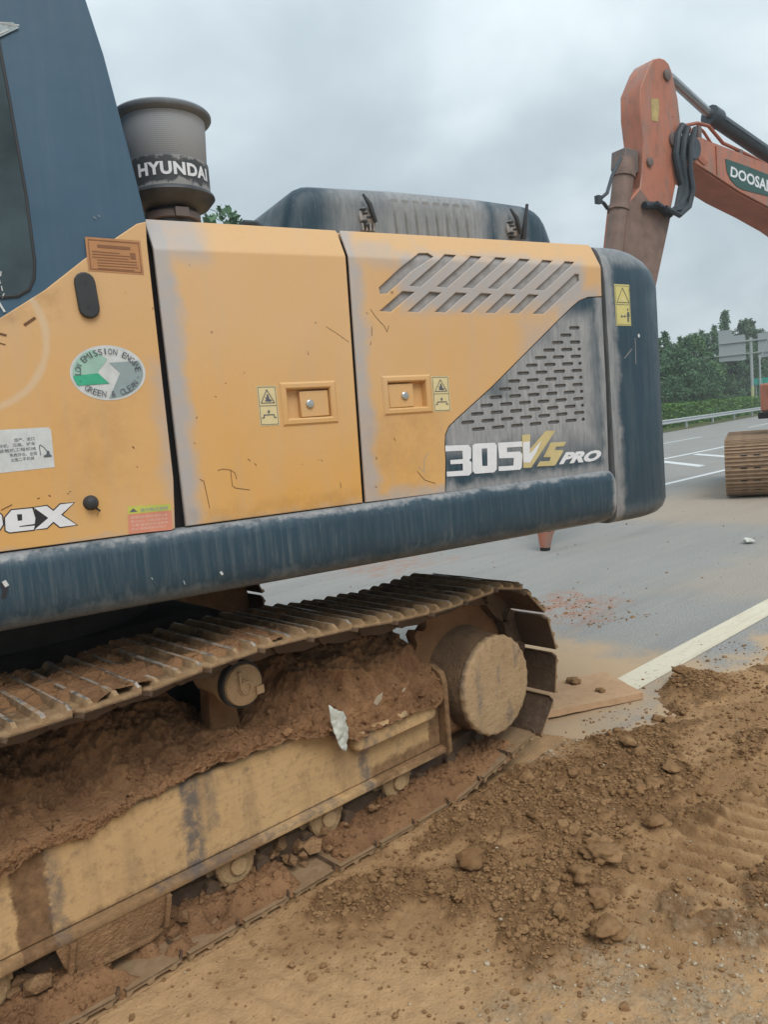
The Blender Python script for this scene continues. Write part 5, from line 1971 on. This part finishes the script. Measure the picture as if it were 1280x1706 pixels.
# ================================================================ orange excavator behind
DT = Vector((0.9885, -0.1509, 0)).normalized()
DA = Vector((0.1509, 0.9885, 0))
D0 = Vector((8.1, 5.86, 0))
DR = math.atan2(DT.y, DT.x)
HC = Vector((16.45, 4.45, 0))
OX = empty('excavator', tuple(HC))
tag(OX, 'orange excavator standing on the road behind, its worn arm raised', 'excavator')


def dpart(mb, name, mats, parent=OX, smooth=35, bevel=0):
    o = mb.build(name, mats, parent, smooth, bevel=bevel)
    if parent is OX:
        o.location = D0 - HC
        o.rotation_euler = (0, 0, DR)
    return o


def dep(s, z, d):
    """same sight-independent point moved d metres deeper across the machine"""
    return (s + 1.59 * d, d, z + 0.13 * d * (z - 1.7))


arm_near = [(2.63, 6.34), (2.74, 6.45), (2.87, 6.49), (2.98, 6.49), (3.07, 6.45), (3.14, 6.35), (3.25, 6.00), (3.30, 5.57), (3.30, 5.30), (2.95, 4.40), (2.47, 3.20), (2.05, 2.20), (1.75, 1.55), (1.50, 1.40), (1.30, 1.55),
            (1.60, 2.60), (1.88, 3.97), (2.00, 4.46), (2.31, 4.70), (2.36, 4.91), (2.43, 5.34), (2.39, 5.69), (2.41, 6.01)]
mb = MB()
mb.loft([[(s, d, z) for s, z in arm_near] for d in (0.0, 0.34)])
arm = dpart(mb, 'arm', M['orange'], bevel=0.015)
# darker grime over the lower arm, drawn as a thin sheet
mb = MB()
low = [(1.90, 3.95), (2.02, 4.44), (2.30, 4.66), (2.40, 4.58), (2.62, 4.40), (2.95, 4.38), (2.92, 4.30), (2.50, 3.30), (2.09, 2.30), (1.72, 2.85)]
mb.loft([[(s, d, z) for s, z in low] for d in (-0.008, -0.001)])
dpart(mb, 'grime_sheet', M['arm_grime'], arm)
mb = MB()
yl = [(2.63, 5.91), (2.80, 5.93), (2.80, 5.80), (2.76, 5.62), (2.62, 5.62)]
mb.loft([[(s, d, z) for s, z in yl] for d in (-0.004, -0.001)])
dpart(mb, 'worn_sticker', M['faded_yellow'], arm)
for s, z, r in ((3.00, 6.28, 0.075), (2.52, 5.05, 0.06), (3.10, 5.42, 0.11)):
    mb = MB()
    mb.lathe([(r, 0.0), (r, -0.03), (r * 0.6, -0.04), (0.01, -0.04)], 16, 'y', (s, 0, z))
    dpart(mb, 'pivot_pin', M['grime'], arm)
mb = MB()
mb.loft([[(2.36, d, 5.20), (2.10, d, 5.22), (2.06, d, 4.98), (2.20, d, 4.86), (2.36, d, 4.92)] for d in (0.05, 0.29)])
dpart(mb, 'cylinder_bracket', M['grime'], arm, bevel=0.01)

# bucket cylinder along the front of the arm
mb = MB()
mb.tube([dep(1.96, 5.02, .14), dep(1.90, 4.75, .14), dep(1.70, 3.95, .14), dep(1.35, 2.6, .14)], 0.145, 14)
mb.tube([dep(1.925, 4.86, .14), dep(1.905, 4.78, .14)], 0.165, 14)
mb.tube([dep(1.80, 4.39, .14), dep(1.78, 4.33, .14)], 0.16, 14)
bc = dpart(mb, 'bucket_cylinder', M['arm_grime'])
mb = MB()
mb.tube([dep(1.35, 2.6, .14), dep(1.15, 1.8, .14)], 0.07, 10)
dpart(mb, 'piston_rod', M['chrome'], bc)
mb = MB()
mb.tube([(1.95, 0.02, 5.05), (1.72, 0.0, 4.78), (1.60, 0.0, 4.55), (1.44, 0.0, 4.45), (1.53, 0.0, 4.41), (1.62, 0.02, 4.36)], 0.025, 7)
mb.box((1.38, -0.03, 4.40), (1.47, 0.03, 4.50))
dpart(mb, 'cylinder_hose', M['hose'], bc)

# breaker tip reaching the road
mb = MB()
mb.loft([[(0.95, 0.02, 1.05), (1.75, 0.02, 1.50), (1.60, 0.02, 1.95), (1.25, 0.02, 1.60)], [(0.95, 0.32, 1.05), (1.75, 0.32, 1.50), (1.60, 0.32, 1.95), (1.25, 0.32, 1.60)]])
mb.tube([dep(1.15, 1.55, 0.1), dep(0.35, 0.62, 0.05)], [0.22, 0.17], 10)
dpart(mb, 'breaker_body', M['orange_dull'], bevel=0.02)
mb = MB()
mb.tube([dep(0.35, 0.62, 0.05), dep(0.055, 0.24, 0.0)], [0.12, 0.105], 12, 0)
mb.tube([dep(0.055, 0.24, 0.0), dep(0.035, 0.04, 0.0)], [0.105, 0.065], 12, 0)
mb.tube([dep(0.035, 0.04, 0.0), dep(0.035, 0.003, 0.0)], [0.068, 0.06], 12, 1)
dpart(mb, 'breaker_chisel', [M['orange'], M['hollow']])

# boom
mb = MB()
bm_near = [(3.46, 5.20), (3.40, 5.36), (3.48, 5.48), (3.65, 5.535), (3.81, 5.55), (4.08, 5.50), (4.75, 5.455), (5.55, 5.37), (6.3, 5.26), (7.2, 5.0), (7.75, 4.3), (8.25, 2.45), (8.25, 2.0), (7.95, 1.85), (7.7, 2.1), (7.2, 3.9), (6.9, 4.32), (6.2, 4.54), (5.52, 4.71), (4.71, 4.87), (4.01, 5.06)]
mb.loft([[(s, d, z) for s, z in bm_near] for d in (0.0, 0.58)])
boom = dpart(mb, 'boom', M['orange'], bevel=0.012)
under = [(3.50, 5.185), (4.01, 5.045), (4.71, 4.855), (5.52, 4.695), (6.2, 4.535)]  # thin sheet in darker red: shade of the boom's underside put into colour
mb = MB()
mb.loft([[(s, d, z) for s, z in under] + [(s, d, z - 0.010) for s, z in under[::-1]] for d in (0.02, 0.56)])
dpart(mb, 'underside_shade', M['orange_dull'], boom)
mb = MB()
mb.lathe([(0.16, -0.05), (0.17, -0.03), (0.17, 0.62), (0.16, 0.64)], 20, 'y', (3.52, 0, 5.36))
dpart(mb, 'boom_end_pin', M['cyl_dark'], boom)
for q in (((3.62, 5.24), (3.80, 5.16), (3.90, 5.20), (3.72, 5.30)), ((4.12, 5.07), (4.135, 5.06), (4.135, 5.46), (4.12, 5.47))):
    mb = MB()
    mb.loft([[(s, d, z) for s, z in q] for d in (-0.015, -0.001)])
    dpart(mb, 'weld_strip', M['orange_dull'], boom)
mb = MB()
pl = [(4.36, 5.315), (5.0, 5.265), (5.9, 5.17), (5.9, 4.86), (5.3, 4.885), (4.80, 4.905), (4.62, 4.945), (4.47, 5.03), (4.39, 5.13)]
mb.loft([[(s, d, z) for s, z in pl] for d in (-0.008, -0.001)])
bp = dpart(mb, 'brand_plate', M['plate_green'], boom)
mb = MB()
vs, fs, _ = text2d('DOOSAN', 0.03, 0.0, 1.0)
f = quad_map([(4.47, 5.070), (5.66, 4.92), (5.67, 5.11), (4.50, 5.222)])
mb.add([(p.x, -0.0095, p.y) for p in (f(x, y) for x, y in vs)], fs)
dpart(mb, 'brand_lettering', M['white'], bp, 0)
# arm cylinder on top of the boom
mb = MB()
mb.tube([dep(4.16, 5.87, .22), dep(5.50, 5.55, .22), dep(6.4, 5.33, .22)], 0.115, 16)
mb.tube([dep(4.00, 5.91, .22), dep(4.20, 5.865, .22)], 0.15, 12)
ac = dpart(mb, 'arm_cylinder', M['cyl_dark'])
mb = MB()
mb.tube([dep(3.06, 6.27, .17), dep(4.05, 5.90, .22)], 0.068, 12)
dpart(mb, 'piston_rod', M['chrome'], ac)
mb = MB()
mb.tube([dep(4.25, 5.93, .12), dep(5.50, 5.63, .12)], 0.022, 8)
dpart(mb, 'oil_pipe', M['cyl_dark'], ac)
# pipes and hoses at the joint
for pts, r in (([(3.27, 5.66), (3.43, 5.68), (3.78, 5.77), (4.06, 5.77), (4.42, 5.57), (4.88, 5.51), (5.55, 5.40), (6.2, 5.26)], 0.026),
               ([(3.36, 5.48), (3.54, 5.60), (3.78, 5.72), (3.93, 5.67), (4.12, 5.52), (4.7, 5.47)], 0.022)):
    mb = MB()
    mb.tube([(s, 0.06, z) for s, z in pts], r, 8)
    dpart(mb, 'oil_pipe', M['orange_dull'], boom)
for a, b in (((3.74, 0.02, 5.52), (3.82, 0.12, 5.72)), ((4.80, 0.02, 5.40), (4.88, 0.12, 5.52)), ((3.40, 0.03, 5.62), (3.48, 0.1, 5.70))):
    mb = MB()
    mb.box(a, b)
    dpart(mb, 'pipe_clamp', M['grime'], boom)
for k, (pts, r) in enumerate((([(3.24, 5.62), (3.12, 5.48), (3.05, 5.20), (3.10, 4.98), (3.16, 4.78), (3.04, 4.48), (2.85, 4.36), (2.57, 4.46), (2.29, 4.44)], 0.05),
                              ([(3.30, 5.58), (3.20, 5.40), (3.14, 5.15), (3.20, 4.88), (3.18, 4.64), (3.05, 4.46), (2.80, 4.37)], 0.05),
                              ([(3.42, 5.58), (3.29, 5.42), (3.26, 5.12), (3.27, 4.79), (3.20, 4.54), (3.04, 4.42), (2.71, 4.38), (2.45, 4.46)], 0.032),
                              ([(3.36, 5.56), (3.24, 5.30), (3.20, 5.0), (3.25, 4.70), (3.14, 4.46), (2.9, 4.32), (2.6, 4.40)], 0.036))):
    mb = MB()
    mb.tube([(s, -0.06 - 0.04 * k, z) for s, z in pts], r, 8)
    dpart(mb, 'hydraulic_hose', M['hose'])

# its tracks, deck, cab and tail (mostly outside the picture)
TA = R(22)
tx, ty = Vector((math.cos(TA), math.sin(TA), 0)), Vector((-math.sin(TA), math.cos(TA), 0))
mb = MB()
mb.box((-0.105, -0.48, -0.012), (0.105, 0.32, 0.0))
for x in (-0.09, -0.02, 0.05):
    mb.loft([[(x, y, 0.0), (x + 0.03, y, 0.0), (x + 0.023, y, 0.032), (x + 0.007, y, 0.032)] for y in (-0.48, 0.32)])
for y in (-0.18, 0.02):
    mb.box((0.062, y - 0.05, -0.02), (0.104, y + 0.05, 0.003), 1)
osm = mb.mesh('track_shoe', [plain('dry_mud_shoe', (0.30, 0.20, 0.125), 0.85, var=0.3, scale=8, bump=0.01), M['hollow']], 30)


def orange_track(org):
    LEN, rad, zc = 3.5, 0.46, 0.52
    per = 2 * LEN + 2 * PI * rad
    n_s = int(per / 0.215)
    mb = MB()
    mb.extrude([(rad * 0.8 * math.cos(a) + (LEN if math.cos(a) > 0 else 0), zc + rad * 0.8 * math.sin(a)) for a in np.linspace(0.01, 2 * PI - 0.01, 24)], 'y', -0.2, 0.2)
    tr = mb.build('crawler_track', M['shoe'], OX, 40)
    tr.location = org - HC
    tr.rotation_euler = (0, 0, TA)
    for k in range(n_s):
        s = per * k / n_s
        if s < LEN:
            x, z, a = s, zc - rad, PI
            a = PI
        elif s < LEN + PI * rad:
            t = (s - LEN) / rad - PI / 2
            x, z, a = LEN + rad * math.cos(t), zc + rad * math.sin(t), None
            a = PI / 2 - t
        elif s < 2 * LEN + PI * rad:
            x, z, a = LEN - (s - LEN - PI * rad), zc + rad, 0
        else:
            t = (s - 2 * LEN - PI * rad) / rad + PI / 2
            x, z = rad * math.cos(t), zc + rad * math.sin(t)
            a = PI / 2 - t
        o = link('track_shoe', osm, tr, (x, 0, z), (0, a, 0))
    return tr


near_end = Vector((13.87, 5.66, 0))
orange_track(near_end)
orange_track(near_end - ty * 2.55)
mb = MB()
mb.loft([[tuple(near_end - HC + tx * a - ty * b + Vector((0, 0, z))) for a, b in ((0.9, 0.3), (2.7, 0.3), (2.7, 2.25), (0.9, 2.25))] for z in (0.45, 0.95)])
mb.build('car_body', M['grime'], OX, bevel=0.03)


def deck_pt(a, b, z):     # a: backwards along the boom line, b: to the machine's right
    q = DT * a + DA * b
    return (q.x, q.y, z)


mb = MB()
mb.loft([[deck_pt(a, b, z) for a, b in ((-1.45, -1.3), (2.4, -1.3), (2.9, -0.9), (2.9, 0.9), (2.4, 1.3), (-1.45, 1.3))] for z in (1.30, 1.42)])
mb.build('deck', M['hollow'], OX, bevel=0.02)
mb = MB()
mb.loft([[deck_pt(a, b, z) for a, b in ((-1.4, 0.45), (2.4, 0.45), (2.4, 1.28), (-1.4, 1.28))] for z in (1.425, 1.95)])
mb.loft([[deck_pt(a, b, z) for a, b in ((0.4, -1.28), (2.4, -1.28), (2.4, 0.44), (0.4, 0.44))] for z in (1.425, 2.45)])
mb.build('engine_housing', M['orange'], OX, bevel=0.04)
mb = MB()
mb.loft([[deck_pt(a, b, z) for a, b in ((2.41, -1.3), (2.8, -1.2), (3.0, -0.7), (3.0, 0.7), (2.8, 1.2), (2.41, 1.3))] for z in (1.25, 2.35)])
mb.build('counterweight', M['orange_dull'], OX, bevel=0.06)
mb = MB()
mb.loft([[deck_pt(a, b, z) for a, b in ((-1.4 + i, -1.28), (0.3, -1.28), (0.3, -0.3), (-1.4 + i, -0.3))] for z, i in ((1.425, 0.0), (2.2, -0.02), (3.0, 0.35), (3.05, 0.45))])
ocab = mb.build('cab', M['orange'], OX, bevel=0.03)
mb = MB()
mb.loft([[deck_pt(a, -1.295, z) for a, z in ((-1.2, 2.1), (0.2, 2.1), (0.2, 2.9), (-0.95, 2.9))], [deck_pt(a, -1.283, z) for a, z in ((-1.2, 2.1), (0.2, 2.1), (0.2, 2.9), (-0.95, 2.9))]])
mb.build('cab_window', M['glass'], ocab)

# ================================================================ guard rail, hedge, gantry, trees
gr = empty('guard_rail', (30, 22 + float(bend(30)), 0))
tag(gr, 'pale grey steel guard rail along the far edge of the road', 'guard rail')
gx0, gy0 = 30, 22 + float(bend(30))
xs_ = np.linspace(30, 240, 90)
b_ = 22 + bend(xs_)
W_PROF = [(0.0, 0.44), (-0.05, 0.47), (-0.05, 0.53), (0.0, 0.565), (0.0, 0.625), (-0.05, 0.66), (-0.05, 0.72), (0.0, 0.75), (0.02, 0.75), (0.02, 0.44)]
mb = MB()
mb.loft([[(x - gx0, y + dy - gy0, z) for dy, z in W_PROF] for x, y in zip(xs_, b_)])
mb.build('rail_beam', M['galv'], gr, 20)
pm = MB().box((-0.06, 0.03, -0.05), (0.06, 0.15, 0.66)).mesh('post', [M['galv']], 0)
for k in range(-3, 18):
    x = 54 + 7.5 * k
    link('post', pm, gr, (x - gx0, 22 + float(bend(x)) - gy0, 0))


def leaf_cloud(P, S, nrm=None, rng=RNG):
    """P centres, S sizes: one small bent quad per leaf clump"""
    n = len(P)
    a = rng.normal(size=(n, 3))
    a /= np.linalg.norm(a, axis=1)[:, None]
    b = np.cross(a, rng.normal(size=(n, 3)))
    b /= np.linalg.norm(b, axis=1)[:, None]
    S = S[:, None]
    c = np.stack([P - a * S * 0.5 - b * S * 0.28, P + a * S * 0.5 - b * S * 0.1, P + a * S * 0.4 + b * S * 0.32, P - a * S * 0.42 + b * S * 0.2], 1)
    return c.reshape(-1, 3), np.arange(n * 4).reshape(n, 4)


# hedge behind the rail
def hedge(x0, x1, lab, seed):
    r_ = np.random.default_rng(seed)
    n = int((x1 - x0) * 190)
    x = r_.uniform(x0, x1, n)
    t = r_.random(n)
    h = 1.75 + 0.22 * (vnoise(x * 0.6, x * 0 + seed) - 0.3)
    side = r_.random(n)
    y = np.where(side < 0.62, -0.75 + 0.28 * r_.random(n) ** 2, r_.uniform(-0.75, 0.75, n))
    z = np.where(side < 0.62, h * t, h - 0.25 * r_.random(n) ** 2)
    y = y + 0.18 * (vnoise(x * 1.7, z * 1.7) - 0.5)
    yb = 24.3 + bend(x)
    co, q = leaf_cloud(np.stack([x - x0, y + yb - (24.3 + float(bend(x0))), z], -1), r_.uniform(0.12, 0.26, n), rng=r_)
    root = empty('hedge', (x0, 24.3 + float(bend(x0)), 0))
    tag(root, lab, 'hedge')
    link('foliage', np_mesh('foliage', co, q, M['leaf_hedge'], smooth=False), root)
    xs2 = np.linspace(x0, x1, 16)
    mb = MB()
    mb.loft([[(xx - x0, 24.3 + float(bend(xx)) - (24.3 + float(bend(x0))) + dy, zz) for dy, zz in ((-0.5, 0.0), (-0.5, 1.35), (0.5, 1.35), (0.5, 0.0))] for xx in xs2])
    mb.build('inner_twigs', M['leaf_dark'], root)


hedge(38, 69, 'bright green clipped hedge behind the guard rail, nearest the yellow machine', 1)
hedge(69.5, 125, 'clipped hedge running on towards the sign posts behind the guard rail', 2)


def broadleaf(seed, kind):
    r_ = np.random.default_rng(seed)
    nb = 34
    cs = []
    for k in range(nb):
        t = r_.random()
        z = 0.22 + 0.72 * t
        rad = 0.30 * math.sin(PI * min(1, (t * 0.85 + 0.18))) ** 0.7 * r_.uniform(0.35, 1.0)
        a = r_.uniform(0, 6.28)
        cs.append((rad * math.cos(a), rad * math.sin(a), z, r_.uniform(0.055, 0.115)))
    P, S = [], []
    for cx, cy, cz2, rr_ in cs:
        m_ = 150
        v = r_.normal(size=(m_, 3))
        v /= np.linalg.norm(v, axis=1)[:, None]
        v *= (rr_ * (0.55 + 0.6 * r_.random(m_) ** 0.6))[:, None]
        v[:, 2] *= 0.75
        P.append(v + (cx, cy, cz2))
        S.append(r_.uniform(0.018, 0.036, m_))
    co, q = leaf_cloud(np.concatenate(P), np.concatenate(S), rng=r_)
    crown = np_mesh('crown', co, q, M[kind], smooth=False)
    mb = MB()
    mb.tube([(0, 0, -0.02), (0.004, 0.003, 0.25), (-0.004, 0.0, 0.5), (0.0, 0.004, 0.8)], [0.018, 0.014, 0.010, 0.004], 7)
    for cx, cy, cz2, rr_ in cs[::3]:
        mb.tube([(0, 0, max(0.15, cz2 - 0.18)), (cx * 0.5, cy * 0.5, cz2 - 0.07), (cx, cy, cz2)], [0.007, 0.005, 0.002], 5)
    return crown, mb.mesh('trunk', [M['bark']], 40)


def conifer(seed, kind, width=0.17):
    r_ = np.random.default_rng(seed)
    P, S = [], []
    z = 0.06
    while z < 0.99:
        R_ = width * (1 - z) ** 0.75 * r_.uniform(0.75, 1.15) + 0.006
        nb = 7
        for k in range(nb):
            a = r_.uniform(0, 6.28)
            L = R_ * r_.uniform(0.55, 1.12)
            m_ = int(9 + 60 * L / width * 0.5)
            t = r_.random(m_) ** 0.7
            droop = 0.10 * L
            x = L * t * math.cos(a) + r_.normal(0, 0.010, m_)
            y = L * t * math.sin(a) + r_.normal(0, 0.010, m_)
            zz = z + 0.35 * L * t - droop * t * t * 2 + r_.normal(0, 0.008, m_)
            P.append(np.stack([x, y, zz], -1))
            S.append(r_.uniform(0.014, 0.030, m_))
        z += 0.026
    co, q = leaf_cloud(np.concatenate(P), np.concatenate(S), rng=r_)
    crown = np_mesh('crown', co, q, M[kind], smooth=False)
    mb = MB()
    mb.tube([(0, 0, -0.02), (0.003, 0, 0.4), (0, 0.002, 0.97)], [0.015, 0.010, 0.002], 7)
    return crown, mb.mesh('trunk', [M['bark']], 40)


TV = {'c1': conifer(1, 'leaf_dark'), 'c2': conifer(2, 'leaf_mid', 0.22), 'c3': conifer(3, 'leaf_dark', 0.24), 'b1': broadleaf(4, 'leaf_mid'), 'b2': broadleaf(5, 'leaf_dark'), 'b3': broadleaf(6, 'leaf_pale')}


def tree(az, el, extra, k, lab, group=None):
    a = R(az)
    t = math.tan(a)
    dh = 30.0
    if t - 0.1935 > 0.03:
        x = (24.3 - 6.48) / (t - 0.1935)
        dh = min(150, x / math.cos(a))
    D = dh + extra + (17 if az < 24.7 else 0)
    h = 1.7 + el * D
    nm = 'conifer_tree' if k[0] == 'c' else 'broadleaf_tree'
    root = empty(nm, (D * math.cos(a), D * math.sin(a), 0), (az * 7.7) % 6.28)
    root.scale = (h, h, h)
    tag(root, lab, 'tree', group)
    link('crown', TV[k][0], root)
    link('trunk', TV[k][1], root)


G = 'trees in the wood edge behind the hedge'
ORD = ('first', 'second', 'third', 'fourth', 'fifth', 'sixth', 'seventh', 'eighth', 'ninth', 'tenth', 'eleventh', 'twelfth', 'thirteenth')
SKY = [(27.3, .081, 6, 'c3'), (26.85, .088, 9, 'c1'), (26.4, .074, 5, 'b2'), (25.9, .080, 12, 'c2'), (25.5, .078, 6, 'c3'), (25.1, .082, 9, 'b1'), (24.6, .084, 12, 'c2'), (24.25, .080, 5, 'c3'),
       (23.8, .088, 11, 'c2'), (22.5, .074, 7, 'b2'), (22.1, .070, 5, 'b1'), (21.4, .075, 8, 'b2'), (20.9, .072, 5, 'b1')]
for i_, (az, el, ex, k) in enumerate(SKY):
    tree(az, el, ex, k, '%s in the wood, %s tree right of the yellow machine' % ({'c1': 'slim dark conifer', 'c2': 'broad mid-green conifer', 'c3': 'broad dark conifer', 'b1': 'leafy mid-green tree', 'b2': 'leafy dark tree'}[k], ORD[i_]), G)
for az, el, ex, k in ((28.6, .078, 5, 'c1'), (23.35, .076, 6, 'b2'), (20.3, .066, 8, 'b2'), (19.4, .066, 8, 'c3'), (18.4, .06, 10, 'b1'),
                      (30, .08, 8, 'b1'), (31.5, .085, 9, 'c3'), (33.2, .085, 9, 'b2'), (35, .09, 10, 'c2'), (37, .09, 9, 'b1'), (27.0, .06, 3, 'b2'), (25.3, .055, 3, 'b2'), (23.9, .055, 3, 'b1'), (22.8, .05, 4, 'b2'),
                      (26.1, .05, 3, 'b2'), (24.7, .052, 3, 'b2'), (21.9, .055, 4, 'b2'), (21.0, .05, 4, 'b2'), (27.8, .055, 4, 'b2')):
    tree(az, el, ex, k, 'low dark tree filling the wood edge close behind the hedge', G)
tree(23.12, .1035, 9, 'c1', 'tall pointed conifer rising above the wood, over the grey sign board')
tree(21.85, .0905, 6, 'b3', 'pale round-crowned tree above the gap between the two grey sign boards')
# lone tree seen over the hood, next to the pre-cleaner
a = R(56.9)
D = 34
root = empty('broadleaf_tree', (D * math.cos(a), D * math.sin(a), 0))
root.scale = (11.5,) * 3
tag(root, 'distant tree whose top shows just above the yellow hood beside the air pre-cleaner', 'tree')
link('crown', TV['b2'][0], root)
link('trunk', TV['b2'][1], root)

# sign gantry seen from behind
gd_ = 96.0


def gp(az, zz, back=0.0):
    a = R(az)
    return Vector(((gd_ + back) * math.cos(a), (gd_ + back) * math.sin(a), zz))


ga = gp(21.62, 0)
sg = empty('sign_gantry', tuple(ga))
tag(sg, 'grey road sign gantry seen from behind, with two sign boards on its post', 'sign')
lat = Vector((-math.sin(R(22)), math.cos(R(22)), 0))
bk = Vector((math.cos(R(22)), math.sin(R(22)), 0))


def gbox(name, az0, az1, z0, z1, d0, d1, mat, poly=None):
    l0, l1 = (gp(az0, 0) - ga).dot(lat), (gp(az1, 0) - ga).dot(lat)
    mb = MB()
    pts = poly or [(l0, z0), (l1, z0), (l1, z1), (l0, z1)]
    mb.loft([[tuple(lat * l + bk * d + Vector((0, 0, z))) for l, z in pts] for d in (d0, d1)])
    return mb.build(name, mat, sg, 0)


K = gd_ / 95.0
zz = lambda z: 1.7 + (z - 1.7) * K
mb = MB()
mb.lathe([(0.16, 0.0), (0.16, zz(8.2)), (0.02, zz(8.22))], 14, 'z')
mb.build('post', M['pole'], sg)
mb = MB()
mb.lathe([(0.168, 0.0), (0.168, 3.0), (0.162, 3.0)], 14, 'z')
mb.build('painted_post_base', M['post_yellow'], sg)
gbox('cross_bar', 23.47, 19.5, zz(7.82), zz(7.97), -0.22, -0.08, M['pole'])
gbox('cross_bar', 24.98, 19.5, zz(6.50), zz(6.60), -0.20, -0.08, M['pole'])
la, lb_, lc = [(gp(z_, 0) - ga).dot(lat) for z_ in (23.55, 22.72, 21.93)]
gbox('sign_board', 0, 0, 0, 0, -0.05, 0.03, M['sign_back'], [(la, zz(5.95)), (lc + 0.2, zz(5.85)), (lc, zz(6.0)), (lc, zz(8.5)), (lc + 0.15, zz(8.6)), (lb_, zz(8.58)), (lb_, zz(9.25)), (la, zz(9.3))])
gbox('sign_board', 21.2, 19.6, zz(5.98), zz(8.55), -0.05, 0.03, M['sign_back'])
for z_ in (24.23, 23.82):
    gbox('signal_lamp', z_ + 0.09, z_ - 0.09, zz(6.60), zz(6.78), -0.3, 0.0, M['galv'])
pp = empty('lamp_pole', tuple(gp(21.14, 0, -4)))
tag(pp, 'thin grey pole with a slanting brace beside the gantry post', 'pole')
mb = MB()
mb.lathe([(0.10, 0.0), (0.09, zz(5.9)), (0.02, zz(5.95))], 10, 'z')
mb.build('shaft', M['pole'], pp)
mb = MB()
e1 = (gp(20.5, 0, -4) - gp(21.14, 0, -4))
mb.tube([(0, 0, zz(5.4)), (e1.x, e1.y, zz(8.1))], 0.06, 8)
mb.build('brace', M['pole'], pp)
gs = empty('route_sign', tuple(gp(21.40, 0, -3)))
tag(gs, 'small green road sign low on a post under the gantry', 'sign')
mb = MB()
for a0, a1 in ((-0.18, 0.22), (-0.75, -0.25), (-1.4, -0.8)):
    mb.loft([[tuple(lat * l + bk * d + Vector((0, 0, z))) for l, z in ((a0, zz(3.05)), (a1, zz(3.05)), (a1, zz(3.7)), (a0, zz(3.7)))] for d in (-0.06, -0.02)])
mb.build('sign_panel', M['sign_green'], gs, 0)
mb = MB()
mb.lathe([(0.04, 0.0), (0.04, zz(3.6))], 8, 'z')
mb.build('sign_post', M['pole'], gs)
